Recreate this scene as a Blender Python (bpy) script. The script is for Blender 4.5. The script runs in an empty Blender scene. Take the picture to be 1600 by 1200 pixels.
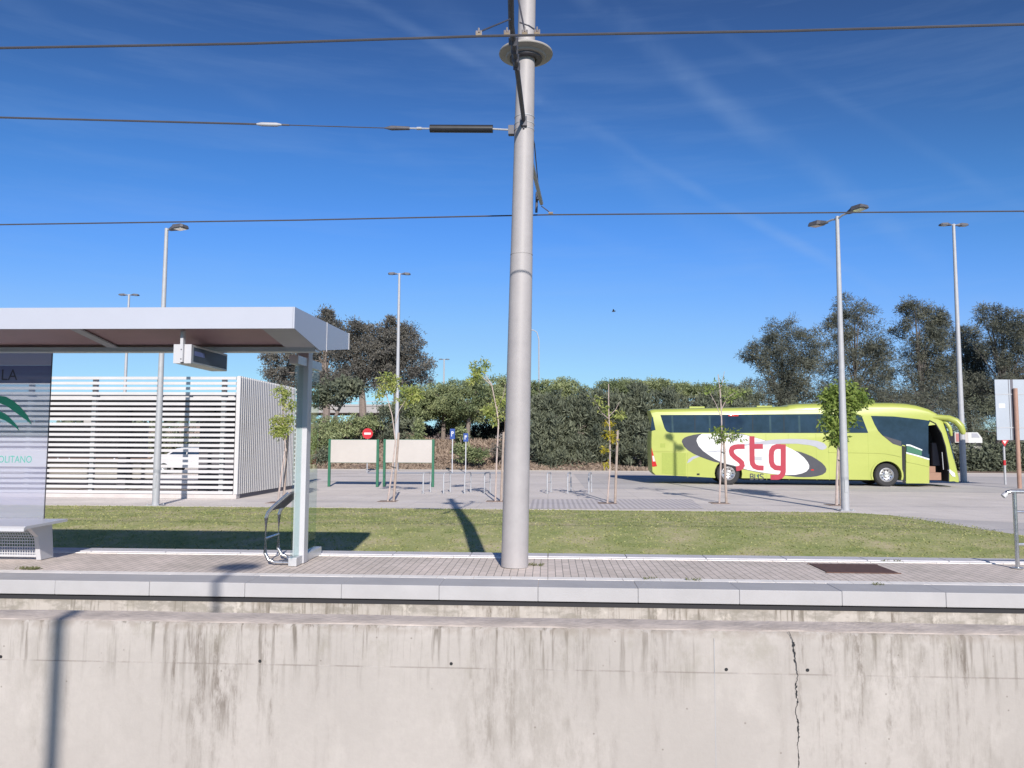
import bpy, bmesh, math, random
import numpy as np
from mathutils import Vector, Matrix
R = math.radians
random.seed(7); rng = np.random.default_rng(7)
sc = bpy.context.scene
COL = sc.collection

# ---------------------------------------------------------------- camera, sky, sun, exposure
CAM = Vector((0, 0, 1.8))
YAW, PITCH, ROLL = 2.7, 4.4, 0.28
cam = bpy.data.cameras.new('camera'); cam.sensor_width = 36; cam.lens = 27.0
cam.clip_end = 3000; cam.clip_start = 0.05
camo = bpy.data.objects.new('camera', cam); COL.objects.link(camo)
MC = Matrix.Rotation(R(YAW), 4, 'Z') @ Matrix.Rotation(R(90 + PITCH), 4, 'X') @ Matrix.Rotation(R(ROLL), 4, 'Z')
camo.matrix_world = Matrix.Translation(CAM) @ MC
sc.camera = camo
SX, SY = -0.385, 2.1                      # shadow offset per metre of height
sun = bpy.data.lights.new('sun', 'SUN'); sun.energy = 4.95; sun.angle = R(0.6); sun.color = (1.0, 0.93, 0.85)
suno = bpy.data.objects.new('sun', sun); COL.objects.link(suno)
suno.rotation_euler = Vector((-SX, -SY, 1)).to_track_quat('Z', 'Y').to_euler()
suno.location = (6, -30, 20)
W = bpy.data.worlds.new('World'); sc.world = W; W.use_nodes = True
sc.view_settings.view_transform = 'Standard'; sc.view_settings.look = 'None'
sc.view_settings.exposure = 0.1; sc.view_settings.gamma = 1.0
SUN_ELEV = math.atan2(1, math.hypot(SX, SY)); SUN_ROT = math.atan2(-SX, -SY)

def ray(px, py):
    v = Vector(((px - 800) / 1200, (600 - py) / 1200, -1))
    return (MC.to_3x3() @ v)
def G(px, py, z=0.0):                    # where the sight line meets a level surface
    d = ray(px, py); t = (z - CAM.z) / d.z
    return CAM + d * t
def D(px, py, y):                        # where it meets the upright plane at depth y
    d = ray(px, py); t = (y - CAM.y) / d.y
    return CAM + d * t

def world_nodes():
    nt = W.node_tree; nt.nodes.clear(); N = nt.nodes.new; L = nt.links.new
    out = N('ShaderNodeOutputWorld'); bg = N('ShaderNodeBackground'); sky = N('ShaderNodeTexSky')
    sky.sky_type = 'NISHITA'; sky.sun_disc = False
    sky.sun_elevation = SUN_ELEV; sky.sun_rotation = SUN_ROT
    sky.air_density = 1.0; sky.dust_density = 0.25; sky.ozone_density = 3.0
    bg.inputs['Strength'].default_value = 0.15
    tc = N('ShaderNodeTexCoord')
    hs = N('ShaderNodeHueSaturation'); hs.inputs['Saturation'].default_value = 1.12
    L(sky.outputs['Color'], hs.inputs['Color'])
    m0 = N('ShaderNodeMix'); m0.data_type = 'RGBA'; m0.blend_type = 'MULTIPLY'; m0.inputs['Factor'].default_value = 1
    L(hs.outputs['Color'], m0.inputs['A']); m0.inputs['B'].default_value = (.124, .124, .124, 1)
    rc_ = N('ShaderNodeRGBCurve'); L(m0.outputs['Result'], rc_.inputs['Color'])      # deep clear-air blue: tone response of the sky
    CV = (((.106, .045), (.175, .083), (.42, .275), (1, .48)), ((.12, .035), (.24, .135), (.373, .280), (.70, .545), (.80, .60), (1, .74)), ((.25, .09), (.485, .385), (.69, .76), (.85, .97), (1, 1)))
    for c_, pts_ in zip(rc_.mapping.curves, CV):
        c_.points[0].location = (0, 0); c_.points[-1].location = pts_[-1]
        for q_ in pts_[:-1]: c_.points.new(*q_)
    rc_.mapping.update()
    m1 = N('ShaderNodeMix'); m1.data_type = 'RGBA'; m1.blend_type = 'MULTIPLY'; m1.inputs['Factor'].default_value = 1
    L(rc_.outputs['Color'], m1.inputs['A']); m1.inputs['B'].default_value = (6.2, 6.2, 6.2, 1)
    def streak(p1, p2, width, amt, scale):
        a = ray(*p1).normalized(); b = ray(*p2).normalized(); n = a.cross(b).normalized()
        d = N('ShaderNodeVectorMath'); d.operation = 'DOT_PRODUCT'; L(tc.outputs['Generated'], d.inputs[0]); d.inputs[1].default_value = n
        wob = N('ShaderNodeTexNoise'); wob.inputs['Scale'].default_value = 3.0; L(tc.outputs['Generated'], wob.inputs['Vector'])
        ws = N('ShaderNodeMath'); ws.operation = 'MULTIPLY_ADD'; L(wob.outputs['Fac'], ws.inputs[0]); ws.inputs[1].default_value = width * 2; L(d.outputs['Value'], ws.inputs[2])
        sb = N('ShaderNodeMath'); sb.operation = 'SUBTRACT'; L(ws.outputs[0], sb.inputs[0]); sb.inputs[1].default_value = width
        ab = N('ShaderNodeMath'); ab.operation = 'ABSOLUTE'; L(sb.outputs[0], ab.inputs[0])
        mr = N('ShaderNodeMapRange'); mr.interpolation_type = 'SMOOTHSTEP'; L(ab.outputs[0], mr.inputs['Value'])
        mr.inputs['From Min'].default_value = 0; mr.inputs['From Max'].default_value = width
        mr.inputs['To Min'].default_value = 1; mr.inputs['To Max'].default_value = 0
        nz = N('ShaderNodeTexNoise'); nz.inputs['Scale'].default_value = scale; nz.inputs['Detail'].default_value = 6; L(tc.outputs['Generated'], nz.inputs['Vector'])
        m2 = N('ShaderNodeMapRange'); L(nz.outputs['Fac'], m2.inputs['Value']); m2.inputs['From Min'].default_value = .4; m2.inputs['From Max'].default_value = .75
        mu = N('ShaderNodeMath'); mu.operation = 'MULTIPLY'; L(mr.outputs[0], mu.inputs[0]); L(m2.outputs[0], mu.inputs[1])
        m3 = N('ShaderNodeMath'); m3.operation = 'MULTIPLY'; L(mu.outputs[0], m3.inputs[0]); m3.inputs[1].default_value = amt
        return m3.outputs[0]
    parts = [streak((560, 0), (1090, 295), .011, .2, 9), streak((1090, 130), (1480, 425), .022, .24, 8),
             streak((60, 20), (760, 300), .015, .08, 9), streak((860, 160), (1400, 600), .03, .09, 9), streak((1150, 60), (1560, 300), .012, .08, 11)]
    mp = N('ShaderNodeMapping'); L(tc.outputs['Generated'], mp.inputs['Vector']); mp.inputs['Scale'].default_value = (1.2, 2.0, 14.0)
    mp.inputs['Rotation'].default_value = (0.0, 0.12, 0.0)
    nz = N('ShaderNodeTexNoise'); nz.inputs['Scale'].default_value = 2.2; nz.inputs['Detail'].default_value = 8; nz.inputs['Roughness'].default_value = .62; L(mp.outputs[0], nz.inputs['Vector'])
    mr = N('ShaderNodeMapRange'); L(nz.outputs['Fac'], mr.inputs['Value']); mr.inputs['From Min'].default_value = .48; mr.inputs['From Max'].default_value = .85; mr.inputs['To Max'].default_value = .13
    acc = mr.outputs[0]
    for p in parts:
        ad = N('ShaderNodeMath'); ad.operation = 'ADD'; L(acc, ad.inputs[0]); L(p, ad.inputs[1]); acc = ad.outputs[0]
    mx = N('ShaderNodeMix'); mx.data_type = 'RGBA'; L(acc, mx.inputs['Factor']); L(m1.outputs['Result'], mx.inputs['A'])
    mx.inputs['B'].default_value = (2.3, 3.3, 5.0, 1)
    L(mx.outputs['Result'], bg.inputs['Color']); L(bg.outputs[0], out.inputs[0])
world_nodes()

# ---------------------------------------------------------------- mesh helpers
class MB:
    def __init__(s): s.v = []; s.f = []; s.m = []
    def add(s, vs, fs, mi=0):
        o = len(s.v); s.v += [tuple(p) for p in vs]; s.f += [tuple(i + o for i in f) for f in fs]; s.m += [mi] * len(fs); return s
    def box(s, a, b, mi=0):
        x0, y0, z0 = a; x1, y1, z1 = b
        vs = [(x0,y0,z0),(x1,y0,z0),(x1,y1,z0),(x0,y1,z0),(x0,y0,z1),(x1,y0,z1),(x1,y1,z1),(x0,y1,z1)]
        return s.add(vs, [(0,3,2,1),(4,5,6,7),(0,1,5,4),(1,2,6,5),(2,3,7,6),(3,0,4,7)], mi)
    def tube(s, pts, r, n=10, mi=0, caps=True):
        pts = [Vector(p) for p in pts]
        rs = r if isinstance(r, (list, tuple)) else [r] * len(pts)
        vs = []; fs = []; ref = None
        for i, p in enumerate(pts):
            t = (pts[min(i+1, len(pts)-1)] - pts[max(i-1, 0)]).normalized()
            if ref is None: ref = Vector((0,0,1)) if abs(t.z) < .9 else Vector((1,0,0))
            u = t.cross(ref).normalized(); w = t.cross(u).normalized(); ref = -w if False else ref
            for k in range(n):
                a = 2*math.pi*k/n; vs.append(p + (u*math.cos(a) + w*math.sin(a)) * rs[i])
        for i in range(len(pts)-1):
            for k in range(n):
                fs.append((i*n+k, i*n+(k+1)%n, (i+1)*n+(k+1)%n, (i+1)*n+k))
        if caps: fs.append(tuple(range(n))[::-1]); fs.append(tuple((len(pts)-1)*n + k for k in range(n)))
        return s.add(vs, fs, mi)
    def prism(s, poly, fn, d0, d1, mi=0):          # poly of (a,b); fn(a,b,d) -> xyz
        n = len(poly)
        vs = [fn(a, b, d0) for a, b in poly] + [fn(a, b, d1) for a, b in poly]
        fs = [tuple(range(n))[::-1], tuple(range(n, 2*n))] + [(i, (i+1)%n, n+(i+1)%n, n+i) for i in range(n)]
        return s.add(vs, fs, mi)
    def lathe(s, prof, c=(0,0,0), n=32, mi=0, axis='z'):  # prof of (r, h)
        vs = []; fs = []
        for r, h in prof:
            for k in range(n):
                a = 2*math.pi*k/n
                if axis == 'z': vs.append((c[0]+r*math.cos(a), c[1]+r*math.sin(a), c[2]+h))
                else: vs.append((c[0]+r*math.cos(a), c[1]+h, c[2]+r*math.sin(a)))
        for i in range(len(prof)-1):
            for k in range(n): fs.append((i*n+k, i*n+(k+1)%n, (i+1)*n+(k+1)%n, (i+1)*n+k))
        return s.add(vs, fs, mi)
    def stroke(s, pts, w, fn, mi=0, thick=0.004):  # flat lettering stroke; fn(a,b,d) -> xyz
        P = [Vector((a, b)) for a, b in pts]; Lf = []; Rt = []
        for i, p in enumerate(P):
            t0 = (P[i]-P[i-1]).normalized() if i else (P[1]-P[0]).normalized()
            t1 = (P[i+1]-P[i]).normalized() if i < len(P)-1 else t0
            t = (t0+t1).normalized(); c = max(.5, t.dot(t0)); nn = Vector((-t.y, t.x)) * (w/2/c)
            Lf.append(p+nn); Rt.append(p-nn)
        poly = [tuple(q) for q in Lf] + [tuple(q) for q in Rt[::-1]]
        for i in range(len(P)-1):
            s.prism([tuple(Lf[i]), tuple(Lf[i+1]), tuple(Rt[i+1]), tuple(Rt[i])], fn, 0, thick, mi)
        return s

def wloc(o):
    v = Vector((0,0,0))
    while o: v += o.location; o = o.parent
    return v
def obj(name, mb, mat, parent=None, smooth=False, world=True, bevel=0):
    me = bpy.data.meshes.new(name)
    off = wloc(parent) if (parent and world) else Vector((0,0,0))
    me.from_pydata([(x-off.x, y-off.y, z-off.z) for x, y, z in mb.v], [], mb.f)
    mats = mat if isinstance(mat, (list, tuple)) else [mat]
    for m in mats: me.materials.append(m)
    if len(mats) > 1: me.polygons.foreach_set('material_index', mb.m)
    bm = bmesh.new(); bm.from_mesh(me); bmesh.ops.recalc_face_normals(bm, faces=bm.faces); bm.to_mesh(me); bm.free()
    if smooth:
        me.polygons.foreach_set('use_smooth', [True]*len(me.polygons))
        me.set_sharp_from_angle(angle=R(38))
    me.update()
    o = bpy.data.objects.new(name, me); COL.objects.link(o); o.parent = parent
    if bevel:
        b = o.modifiers.new('bevel', 'BEVEL'); b.width = bevel; b.segments = 2; b.limit_method = 'ANGLE'; b.angle_limit = R(50)
    return o
def tag(o, label=None, cat=None, group=None, kind=None):
    if label: o['label'] = label
    if cat: o['category'] = cat
    if group: o['group'] = group
    if kind: o['kind'] = kind
    return o
def thing(name, label, cat, loc=(0,0,0), group=None):
    o = bpy.data.objects.new(name, None); COL.objects.link(o); o.location = loc; o.empty_display_size = .2
    return tag(o, label, cat, group)
def copy_tree(o, parent=None):
    c = o.copy(); COL.objects.link(c); c.parent = parent
    for ch in list(o.children): copy_tree(ch, c)
    return c
def text_mb(txt, size, fn, thick=.003, mi=0, align='LEFT', xs=1.0):
    cu = bpy.data.curves.new('t', 'FONT'); cu.body = txt; cu.size = size; cu.align_x = align; cu.resolution_u = 3
    o = bpy.data.objects.new('t', cu); COL.objects.link(o)
    me = bpy.data.meshes.new_from_object(o); mb = MB()
    n = len(me.vertices)
    vs = [fn(v.co.x*xs, v.co.y, thick) for v in me.vertices]
    mb.add(vs, [tuple(p.vertices) for p in me.polygons], mi)
    bpy.data.objects.remove(o); bpy.data.curves.remove(cu); bpy.data.meshes.remove(me)
    return mb

# ---------------------------------------------------------------- materials
def nm(name):
    m = bpy.data.materials.new(name); m.use_nodes = True; nt = m.node_tree
    return m, nt, nt.nodes['Principled BSDF'], nt.nodes.new, nt.links.new
def rgba(c): return (c[0], c[1], c[2], 1)
def ramp(N, stops):
    r = N('ShaderNodeValToRGB'); e = r.color_ramp.elements
    while len(e) < len(stops): e.new(.5)
    for i, (p, c) in enumerate(stops): e[i].position = p; e[i].color = rgba(c)
    return r
def mat(name, c, rough=.6, metal=0, var=.12, scale=3.0, bump=0.0, bscale=60, coat=0, stretch=(1,1,1), spec=None, dirt=None):
    m, nt, P, N, L = nm(name)
    P.inputs['Roughness'].default_value = rough; P.inputs['Metallic'].default_value = metal
    P.inputs['Coat Weight'].default_value = coat
    if spec is not None: P.inputs['Specular IOR Level'].default_value = spec
    tc = N('ShaderNodeTexCoord'); mp = N('ShaderNodeMapping'); L(tc.outputs['Object'], mp.inputs['Vector']); mp.inputs['Scale'].default_value = stretch
    nz = N('ShaderNodeTexNoise'); nz.inputs['Scale'].default_value = scale; nz.inputs['Detail'].default_value = 7; nz.inputs['Roughness'].default_value = .65
    L(mp.outputs[0], nz.inputs['Vector'])
    a = tuple(max(0, x*(1-var)) for x in c); b = tuple(min(1, x*(1+var)) for x in c)
    r = ramp(N, [(.3, a), (.7, b)]); L(nz.outputs['Fac'], r.inputs['Fac'])
    L(r.outputs['Color'], P.inputs['Base Color'])
    rr = N('ShaderNodeMapRange'); L(nz.outputs['Fac'], rr.inputs['Value']); rr.inputs['To Min'].default_value = max(.02, rough-.08); rr.inputs['To Max'].default_value = min(1, rough+.1)
    L(rr.outputs[0], P.inputs['Roughness'])
    if bump:
        bn = N('ShaderNodeTexNoise'); bn.inputs['Scale'].default_value = bscale; bn.inputs['Detail'].default_value = 4; L(mp.outputs[0], bn.inputs['Vector'])
        bp = N('ShaderNodeBump'); bp.inputs['Strength'].default_value = bump; bp.inputs['Distance'].default_value = .01
        L(bn.outputs['Fac'], bp.inputs['Height']); L(bp.outputs[0], P.inputs['Normal'])
    return m
def leafmat(name, c1, c2, trans=.3, scale=.8):
    m, nt, P, N, L = nm(name)
    P.inputs['Roughness'].default_value = .55; P.inputs['Specular IOR Level'].default_value = .25
    ge = N('ShaderNodeNewGeometry'); nz = N('ShaderNodeTexNoise'); nz.inputs['Scale'].default_value = scale; nz.inputs['Detail'].default_value = 5
    L(ge.outputs['Position'], nz.inputs['Vector'])
    rn = N('ShaderNodeMath'); rn.operation = 'MULTIPLY_ADD'; L(ge.outputs['Random Per Island'], rn.inputs[0]); rn.inputs[1].default_value = .35; L(nz.outputs['Fac'], rn.inputs[2])
    r = ramp(N, [(.42, c1), (.85, c2)]); L(rn.outputs[0], r.inputs['Fac']); L(r.outputs[0], P.inputs['Base Color'])
    tr = N('ShaderNodeBsdfTranslucent'); L(r.outputs[0], tr.inputs['Color'])
    mx = N('ShaderNodeMixShader'); mx.inputs[0].default_value = trans
    L(P.outputs[0], mx.inputs[1]); L(tr.outputs[0], mx.inputs[2]); L(mx.outputs[0], nt.nodes['Material Output'].inputs[0])
    return m
def glassmat(name, tint=(.9,.96,.94), film=0.0, filmc=(.8,.8,.85), gloss=.1):
    m, nt, P, N, L = nm(name); nt.nodes.remove(P)
    tr = N('ShaderNodeBsdfTransparent'); tr.inputs[0].default_value = rgba(tint)
    gl = N('ShaderNodeBsdfGlossy'); gl.inputs['Roughness'].default_value = .03
    mx = N('ShaderNodeMixShader'); mx.inputs[0].default_value = .07; L(tr.outputs[0], mx.inputs[1]); L(gl.outputs[0], mx.inputs[2])
    last = mx
    if film:
        df = N('ShaderNodeBsdfDiffuse'); df.inputs[0].default_value = rgba(filmc)
        tl = N('ShaderNodeBsdfTranslucent'); tl.inputs[0].default_value = rgba(filmc)
        m1 = N('ShaderNodeMixShader'); m1.inputs[0].default_value = .4; L(df.outputs[0], m1.inputs[1]); L(tl.outputs[0], m1.inputs[2])
        m2 = N('ShaderNodeMixShader'); m2.inputs[0].default_value = film; L(mx.outputs[0], m2.inputs[1]); L(m1.outputs[0], m2.inputs[2]); last = m2
    L(last.outputs[0], nt.nodes['Material Output'].inputs[0])
    return m

def wall_mat(name, base, top_z, low_z, stain_amt, line_z=None, blotch=False):
    """cast concrete with run-off streaks that start at its top edge"""
    m, nt, P, N, L = nm(name)
    P.inputs['Roughness'].default_value = .9; P.inputs['Specular IOR Level'].default_value = .2
    ge = N('ShaderNodeNewGeometry'); sx = N('ShaderNodeSeparateXYZ'); L(ge.outputs['Position'], sx.inputs[0])
    def noise(scale, st, det=6, rough=.6):
        mp = N('ShaderNodeMapping'); mp.inputs['Scale'].default_value = st; L(ge.outputs['Position'], mp.inputs['Vector'])
        n = N('ShaderNodeTexNoise'); n.inputs['Scale'].default_value = scale; n.inputs['Detail'].default_value = det; n.inputs['Roughness'].default_value = rough
        L(mp.outputs[0], n.inputs['Vector']); return n.outputs['Fac']
    def mr(v, a, b, c=0, d=1, sm=True):
        x = N('ShaderNodeMapRange'); x.interpolation_type = 'SMOOTHSTEP' if sm else 'LINEAR'
        L(v, x.inputs['Value']); x.inputs['From Min'].default_value = a; x.inputs['From Max'].default_value = b; x.inputs['To Min'].default_value = c; x.inputs['To Max'].default_value = d
        return x.outputs[0]
    def mul(a, b):
        x = N('ShaderNodeMath'); x.operation = 'MULTIPLY'; L(a, x.inputs[0])
        if isinstance(b, float): x.inputs[1].default_value = b
        else: L(b, x.inputs[1])
        return x.outputs[0]
    def mix(fac, a, b, mode='MIX'):
        x = N('ShaderNodeMix'); x.data_type = 'RGBA'; x.blend_type = mode
        if isinstance(fac, float): x.inputs['Factor'].default_value = fac
        else: L(fac, x.inputs['Factor'])
        for k, q in (('A', a), ('B', b)):
            if isinstance(q, tuple): x.inputs[k].default_value = rgba(q)
            else: L(q, x.inputs[k])
        return x.outputs['Result']
    big = noise(.9, (1, 1, .8), 4)
    col = mix(mr(big, .35, .65), tuple(c*.93 for c in base), tuple(min(1, c*1.06) for c in base))
    fine = noise(22, (1, 1, 1), 6, .7)
    col = mix(mr(fine, .3, .7, 0, .35), col, tuple(c*.86 for c in base))
    broad = mr(noise(1.7, (1, 1, .05), 4), .42, .62)
    nar = mr(noise(13, (1, 1, .10), 5, .7), .42, .68)
    hz = mr(sx.outputs['Z'], low_z, top_z, .12, 1)
    band = mr(sx.outputs['Z'], top_z-.42, top_z, .0, 1)
    grime = mr(noise(9, (1, 1, .35), 7, .75), .40, .62)
    s1 = mul(mul(mul(broad, nar), grime), hz)
    col = mix(mul(s1, stain_amt), col, (base[0]*.40, base[1]*.37, base[2]*.34))
    s2 = mul(mul(mr(noise(26, (1, 1, .06), 4, .6), .50, .66), mr(noise(1.4, (1,1,.3), 3), .40, .60)), band)
    col = mix(mul(s2, stain_amt*.8), col, (base[0]*.42, base[1]*.40, base[2]*.37))
    wp = mul(mr(noise(6, (1, 1, .6), 6, .7), .52, .70), band)
    col = mix(mul(wp, .5), col, (base[0]*.66, base[1]*.66, base[2]*.58))
    edge = mul(mr(sx.outputs['Z'], top_z-.06, top_z-.01), mr(noise(14, (1,1,1), 6), .35, .6))
    col = mix(mul(edge, .55), col, (base[0]*.6, base[1]*.55, base[2]*.5))
    if line_z is not None:
        df = N('ShaderNodeMath'); df.operation = 'SUBTRACT'; L(sx.outputs['Z'], df.inputs[0]); df.inputs[1].default_value = line_z
        ab = N('ShaderNodeMath'); ab.operation = 'ABSOLUTE'; L(df.outputs[0], ab.inputs[0])
        ln = mr(ab.outputs[0], .0, .006, 1, 0)
        col = mix(mul(mul(ln, mr(noise(5, (1,1,1), 5), .38, .6)), .6), col, (base[0]*.45, base[1]*.42, base[2]*.4))
    if blotch:
        b1 = mr(noise(3.2, (1, 1, 2.2), 6, .7), .44, .58); col = mix(mul(b1, .62), col, (base[0]*.50, base[1]*.50, base[2]*.47))
        b2 = mr(noise(5.0, (1, 1, .8), 6, .7), .55, .66); col = mix(mul(b2, .7), col, (min(1, base[0]*1.3), min(1, base[1]*1.3), min(1, base[2]*1.28)))
    pt = mr(noise(1.1, (1, 1, .45), 5, .65), .47, .62)
    col = mix(mul(mul(pt, grime), .38*min(1., stain_amt)), col, (base[0]*.55, base[1]*.54, base[2]*.50))
    lt = mr(noise(3.1, (1, 1, .5), 6, .7), .56, .70)
    col = mix(mul(lt, .30), col, (min(1, base[0]*1.25), min(1, base[1]*1.26), min(1, base[2]*1.26)))
    vo = N('ShaderNodeTexVoronoi'); vo.inputs['Scale'].default_value = 16; L(ge.outputs['Position'], vo.inputs['Vector'])
    vs_ = N('ShaderNodeSeparateColor'); L(vo.outputs['Color'], vs_.inputs[0])
    pore = mul(mr(vo.outputs['Distance'], .05, .11, 1, 0), mr(vs_.outputs[0], .80, .84))
    col = mix(mul(pore, .6), col, (base[0]*.4, base[1]*.37, base[2]*.34))
    L(col, P.inputs['Base Color'])
    bp = N('ShaderNodeBump'); bp.inputs['Strength'].default_value = .35; bp.inputs['Distance'].default_value = .006
    L(fine, bp.inputs['Height']); L(bp.outputs[0], P.inputs['Normal'])
    return m

def paver_mat():
    m, nt, P, N, L = nm('pavers'); P.inputs['Roughness'].default_value = .88; P.inputs['Specular IOR Level'].default_value = .25
    ge = N('ShaderNodeNewGeometry'); sp = N('ShaderNodeSeparateXYZ'); L(ge.outputs['Position'], sp.inputs[0])
    cb = N('ShaderNodeCombineXYZ'); L(sp.outputs['Y'], cb.inputs[0]); L(sp.outputs['X'], cb.inputs[1])
    br = N('ShaderNodeTexBrick'); L(cb.outputs[0], br.inputs['Vector']); br.inputs['Scale'].default_value = 1
    br.inputs['Brick Width'].default_value = .21; br.inputs['Row Height'].default_value = .085
    br.inputs['Mortar Size'].default_value = .0045; br.inputs['Mortar Smooth'].default_value = .3; br.inputs['Bias'].default_value = -.1
    br.inputs['Color1'].default_value = (.74, .66, .60, 1); br.inputs['Color2'].default_value = (.82, .73, .67, 1); br.inputs['Mortar'].default_value = (.30, .28, .26, 1)
    nz = N('ShaderNodeTexNoise'); nz.inputs['Scale'].default_value = 1.1; nz.inputs['Detail'].default_value = 8; nz.inputs['Roughness'].default_value = .7; L(ge.outputs['Position'], nz.inputs['Vector'])
    r = ramp(N, [(.3, (.74, .74, .72)), (.7, (1.08, 1.05, 1.04))]); L(nz.outputs['Fac'], r.inputs[0])
    mx = N('ShaderNodeMix'); mx.data_type = 'RGBA'; mx.blend_type = 'MULTIPLY'; mx.inputs['Factor'].default_value = 1
    L(br.outputs['Color'], mx.inputs['A']); L(r.outputs[0], mx.inputs['B']); L(mx.outputs['Result'], P.inputs['Base Color'])
    bp = N('ShaderNodeBump'); bp.inputs['Strength'].default_value = .5; bp.inputs['Distance'].default_value = .004; bp.invert = True
    L(br.outputs['Fac'], bp.inputs['Height']); L(bp.outputs[0], P.inputs['Normal'])
    return m
def lot_mat(name, c, slab=1.0, var=.10):
    m, nt, P, N, L = nm(name); P.inputs['Roughness'].default_value = .85; P.inputs['Specular IOR Level'].default_value = .3
    ge = N('ShaderNodeNewGeometry')
    nz = N('ShaderNodeTexNoise'); nz.inputs['Scale'].default_value = .35; nz.inputs['Detail'].default_value = 9; nz.inputs['Roughness'].default_value = .68; L(ge.outputs['Position'], nz.inputs['Vector'])
    n2 = N('ShaderNodeTexNoise'); n2.inputs['Scale'].default_value = 25; n2.inputs['Detail'].default_value = 4; L(ge.outputs['Position'], n2.inputs['Vector'])
    r = ramp(N, [(.3, tuple(x*(1-var*1.6) for x in c)), (.7, tuple(x*(1+var) for x in c))]); L(nz.outputs['Fac'], r.inputs[0])
    br = N('ShaderNodeTexBrick'); L(ge.outputs['Position'], br.inputs['Vector']); br.inputs['Scale'].default_value = 1; br.offset = 0
    br.inputs['Brick Width'].default_value = slab; br.inputs['Row Height'].default_value = slab*.66; br.inputs['Mortar Size'].default_value = .012
    br.inputs['Color1'].default_value = (1,1,1,1); br.inputs['Color2'].default_value = (.93,.93,.94,1); br.inputs['Mortar'].default_value = (.8,.8,.8,1)
    mx = N('ShaderNodeMix'); mx.data_type = 'RGBA'; mx.blend_type = 'MULTIPLY'; mx.inputs['Factor'].default_value = 1
    L(r.outputs[0], mx.inputs['A']); L(br.outputs['Color'], mx.inputs['B'])
    r2 = ramp(N, [(.3, (.88,.88,.88)), (.7, (1.04,1.04,1.04))]); L(n2.outputs['Fac'], r2.inputs[0])
    m2 = N('ShaderNodeMix'); m2.data_type = 'RGBA'; m2.blend_type = 'MULTIPLY'; m2.inputs['Factor'].default_value = 1
    L(mx.outputs['Result'], m2.inputs['A']); L(r2.outputs[0], m2.inputs['B']); L(m2.outputs['Result'], P.inputs['Base Color'])
    return m
def turf_mat():
    m, nt, P, N, L = nm('turf'); P.inputs['Roughness'].default_value = .9; P.inputs['Specular IOR Level'].default_value = .1
    ge = N('ShaderNodeNewGeometry')
    nz = N('ShaderNodeTexNoise'); nz.inputs['Scale'].default_value = .9; nz.inputs['Detail'].default_value = 8; nz.inputs['Roughness'].default_value = .7; L(ge.outputs['Position'], nz.inputs['Vector'])
    r = ramp(N, [(.34, (.26,.32,.11)), (.5, (.40,.42,.19)), (.66, (.56,.50,.31))]); L(nz.outputs['Fac'], r.inputs[0])
    n2 = N('ShaderNodeTexNoise'); n2.inputs['Scale'].default_value = 30; n2.inputs['Detail'].default_value = 6; L(ge.outputs['Position'], n2.inputs['Vector'])
    r2 = ramp(N, [(.3, (.78,.78,.78)), (.7, (1.15,1.12,1.12))]); L(n2.outputs['Fac'], r2.inputs[0])
    mx = N('ShaderNodeMix'); mx.data_type = 'RGBA'; mx.blend_type = 'MULTIPLY'; mx.inputs['Factor'].default_value = 1
    L(r.outputs[0], mx.inputs['A']); L(r2.outputs[0], mx.inputs['B']); L(mx.outputs['Result'], P.inputs['Base Color'])
    bp = N('ShaderNodeBump'); bp.inputs['Strength'].default_value = 1; bp.inputs['Distance'].default_value = .012; L(n2.outputs['Fac'], bp.inputs['Height']); L(bp.outputs[0], P.inputs['Normal'])
    return m
M = {}
M['white'] = mat('white_paint', (.53,.53,.56), .35, var=.04, scale=1.5)
M['slat'] = mat('white_slat', (.55,.54,.55), .45, var=.05, scale=1.2)
M['roofskin'] = mat('roof_cladding', (.455,.475,.55), .32, var=.04, scale=.8)
M['soffit'] = mat('soffit_panel', (.52,.34,.35), .5, var=.15, scale=1)
M['soffit_grey'] = mat('soffit_rib', (.55,.55,.57), .5, var=.06)
M['alu'] = mat('aluminium', (.62,.63,.65), .38, .5, var=.06, scale=6)
M['steel'] = mat('stainless_steel', (.55,.56,.58), .25, .9, var=.1, scale=20)
M['galv'] = mat('galvanised', (.40,.41,.44), .6, .1, var=.08, scale=8)
M['mast'] = mat('mast_paint', (.375,.355,.36), .55, 0, var=.07, scale=5, bump=.1, bscale=60)
M['disc'] = mat('lamp_disc', (.36,.345,.33), .6, 0, var=.1, scale=4)
M['iron'] = mat('dark_iron', (.11,.11,.13), .6, .2, var=.2, scale=20)
M['black'] = mat('black_rubber', (.025,.026,.03), .4, var=.2)
M['wire'] = mat('wire', (.10,.10,.12), .5, .4, var=.1)
M['brass'] = mat('bronze_clamp', (.75,.6,.45), .3, .8, var=.1)
M['coping'] = mat('coping_stone', (.46,.455,.465), .8, var=.07, scale=2.2, bump=.2, bscale=90, stretch=(1,1,1))
M['kerb'] = mat('kerb_stone', (.58,.57,.60), .85, var=.1, scale=3, bump=.2, bscale=80)
M['line'] = mat('white_line', (.90,.86,.82), .85, var=.12, scale=5, bump=.1)
M['gap'] = mat('rubber_joint', (.03,.03,.035), .8, var=.1)
M['pavers'] = paver_mat()
M['wall'] = wall_mat('retaining_concrete', (.445,.412,.388), .79, -.35, 1.3, line_z=.568)
M['lowwall'] = wall_mat('platform_concrete', (.50,.465,.425), .165, -.5, 1.5, blotch=True)
M['ledge'] = mat('dirty_ledge', (.60,.52,.46), .95, var=.22, scale=6, bump=.6, bscale=30)
M['lot'] = lot_mat('lot_paving', (.82,.75,.70), var=.10)
M['road'] = lot_mat('road_surface', (.66,.62,.60), 2.5)
M['asphalt'] = mat('asphalt', (.12,.12,.125), .9, var=.2, scale=.8)
M['turf'] = turf_mat()
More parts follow.
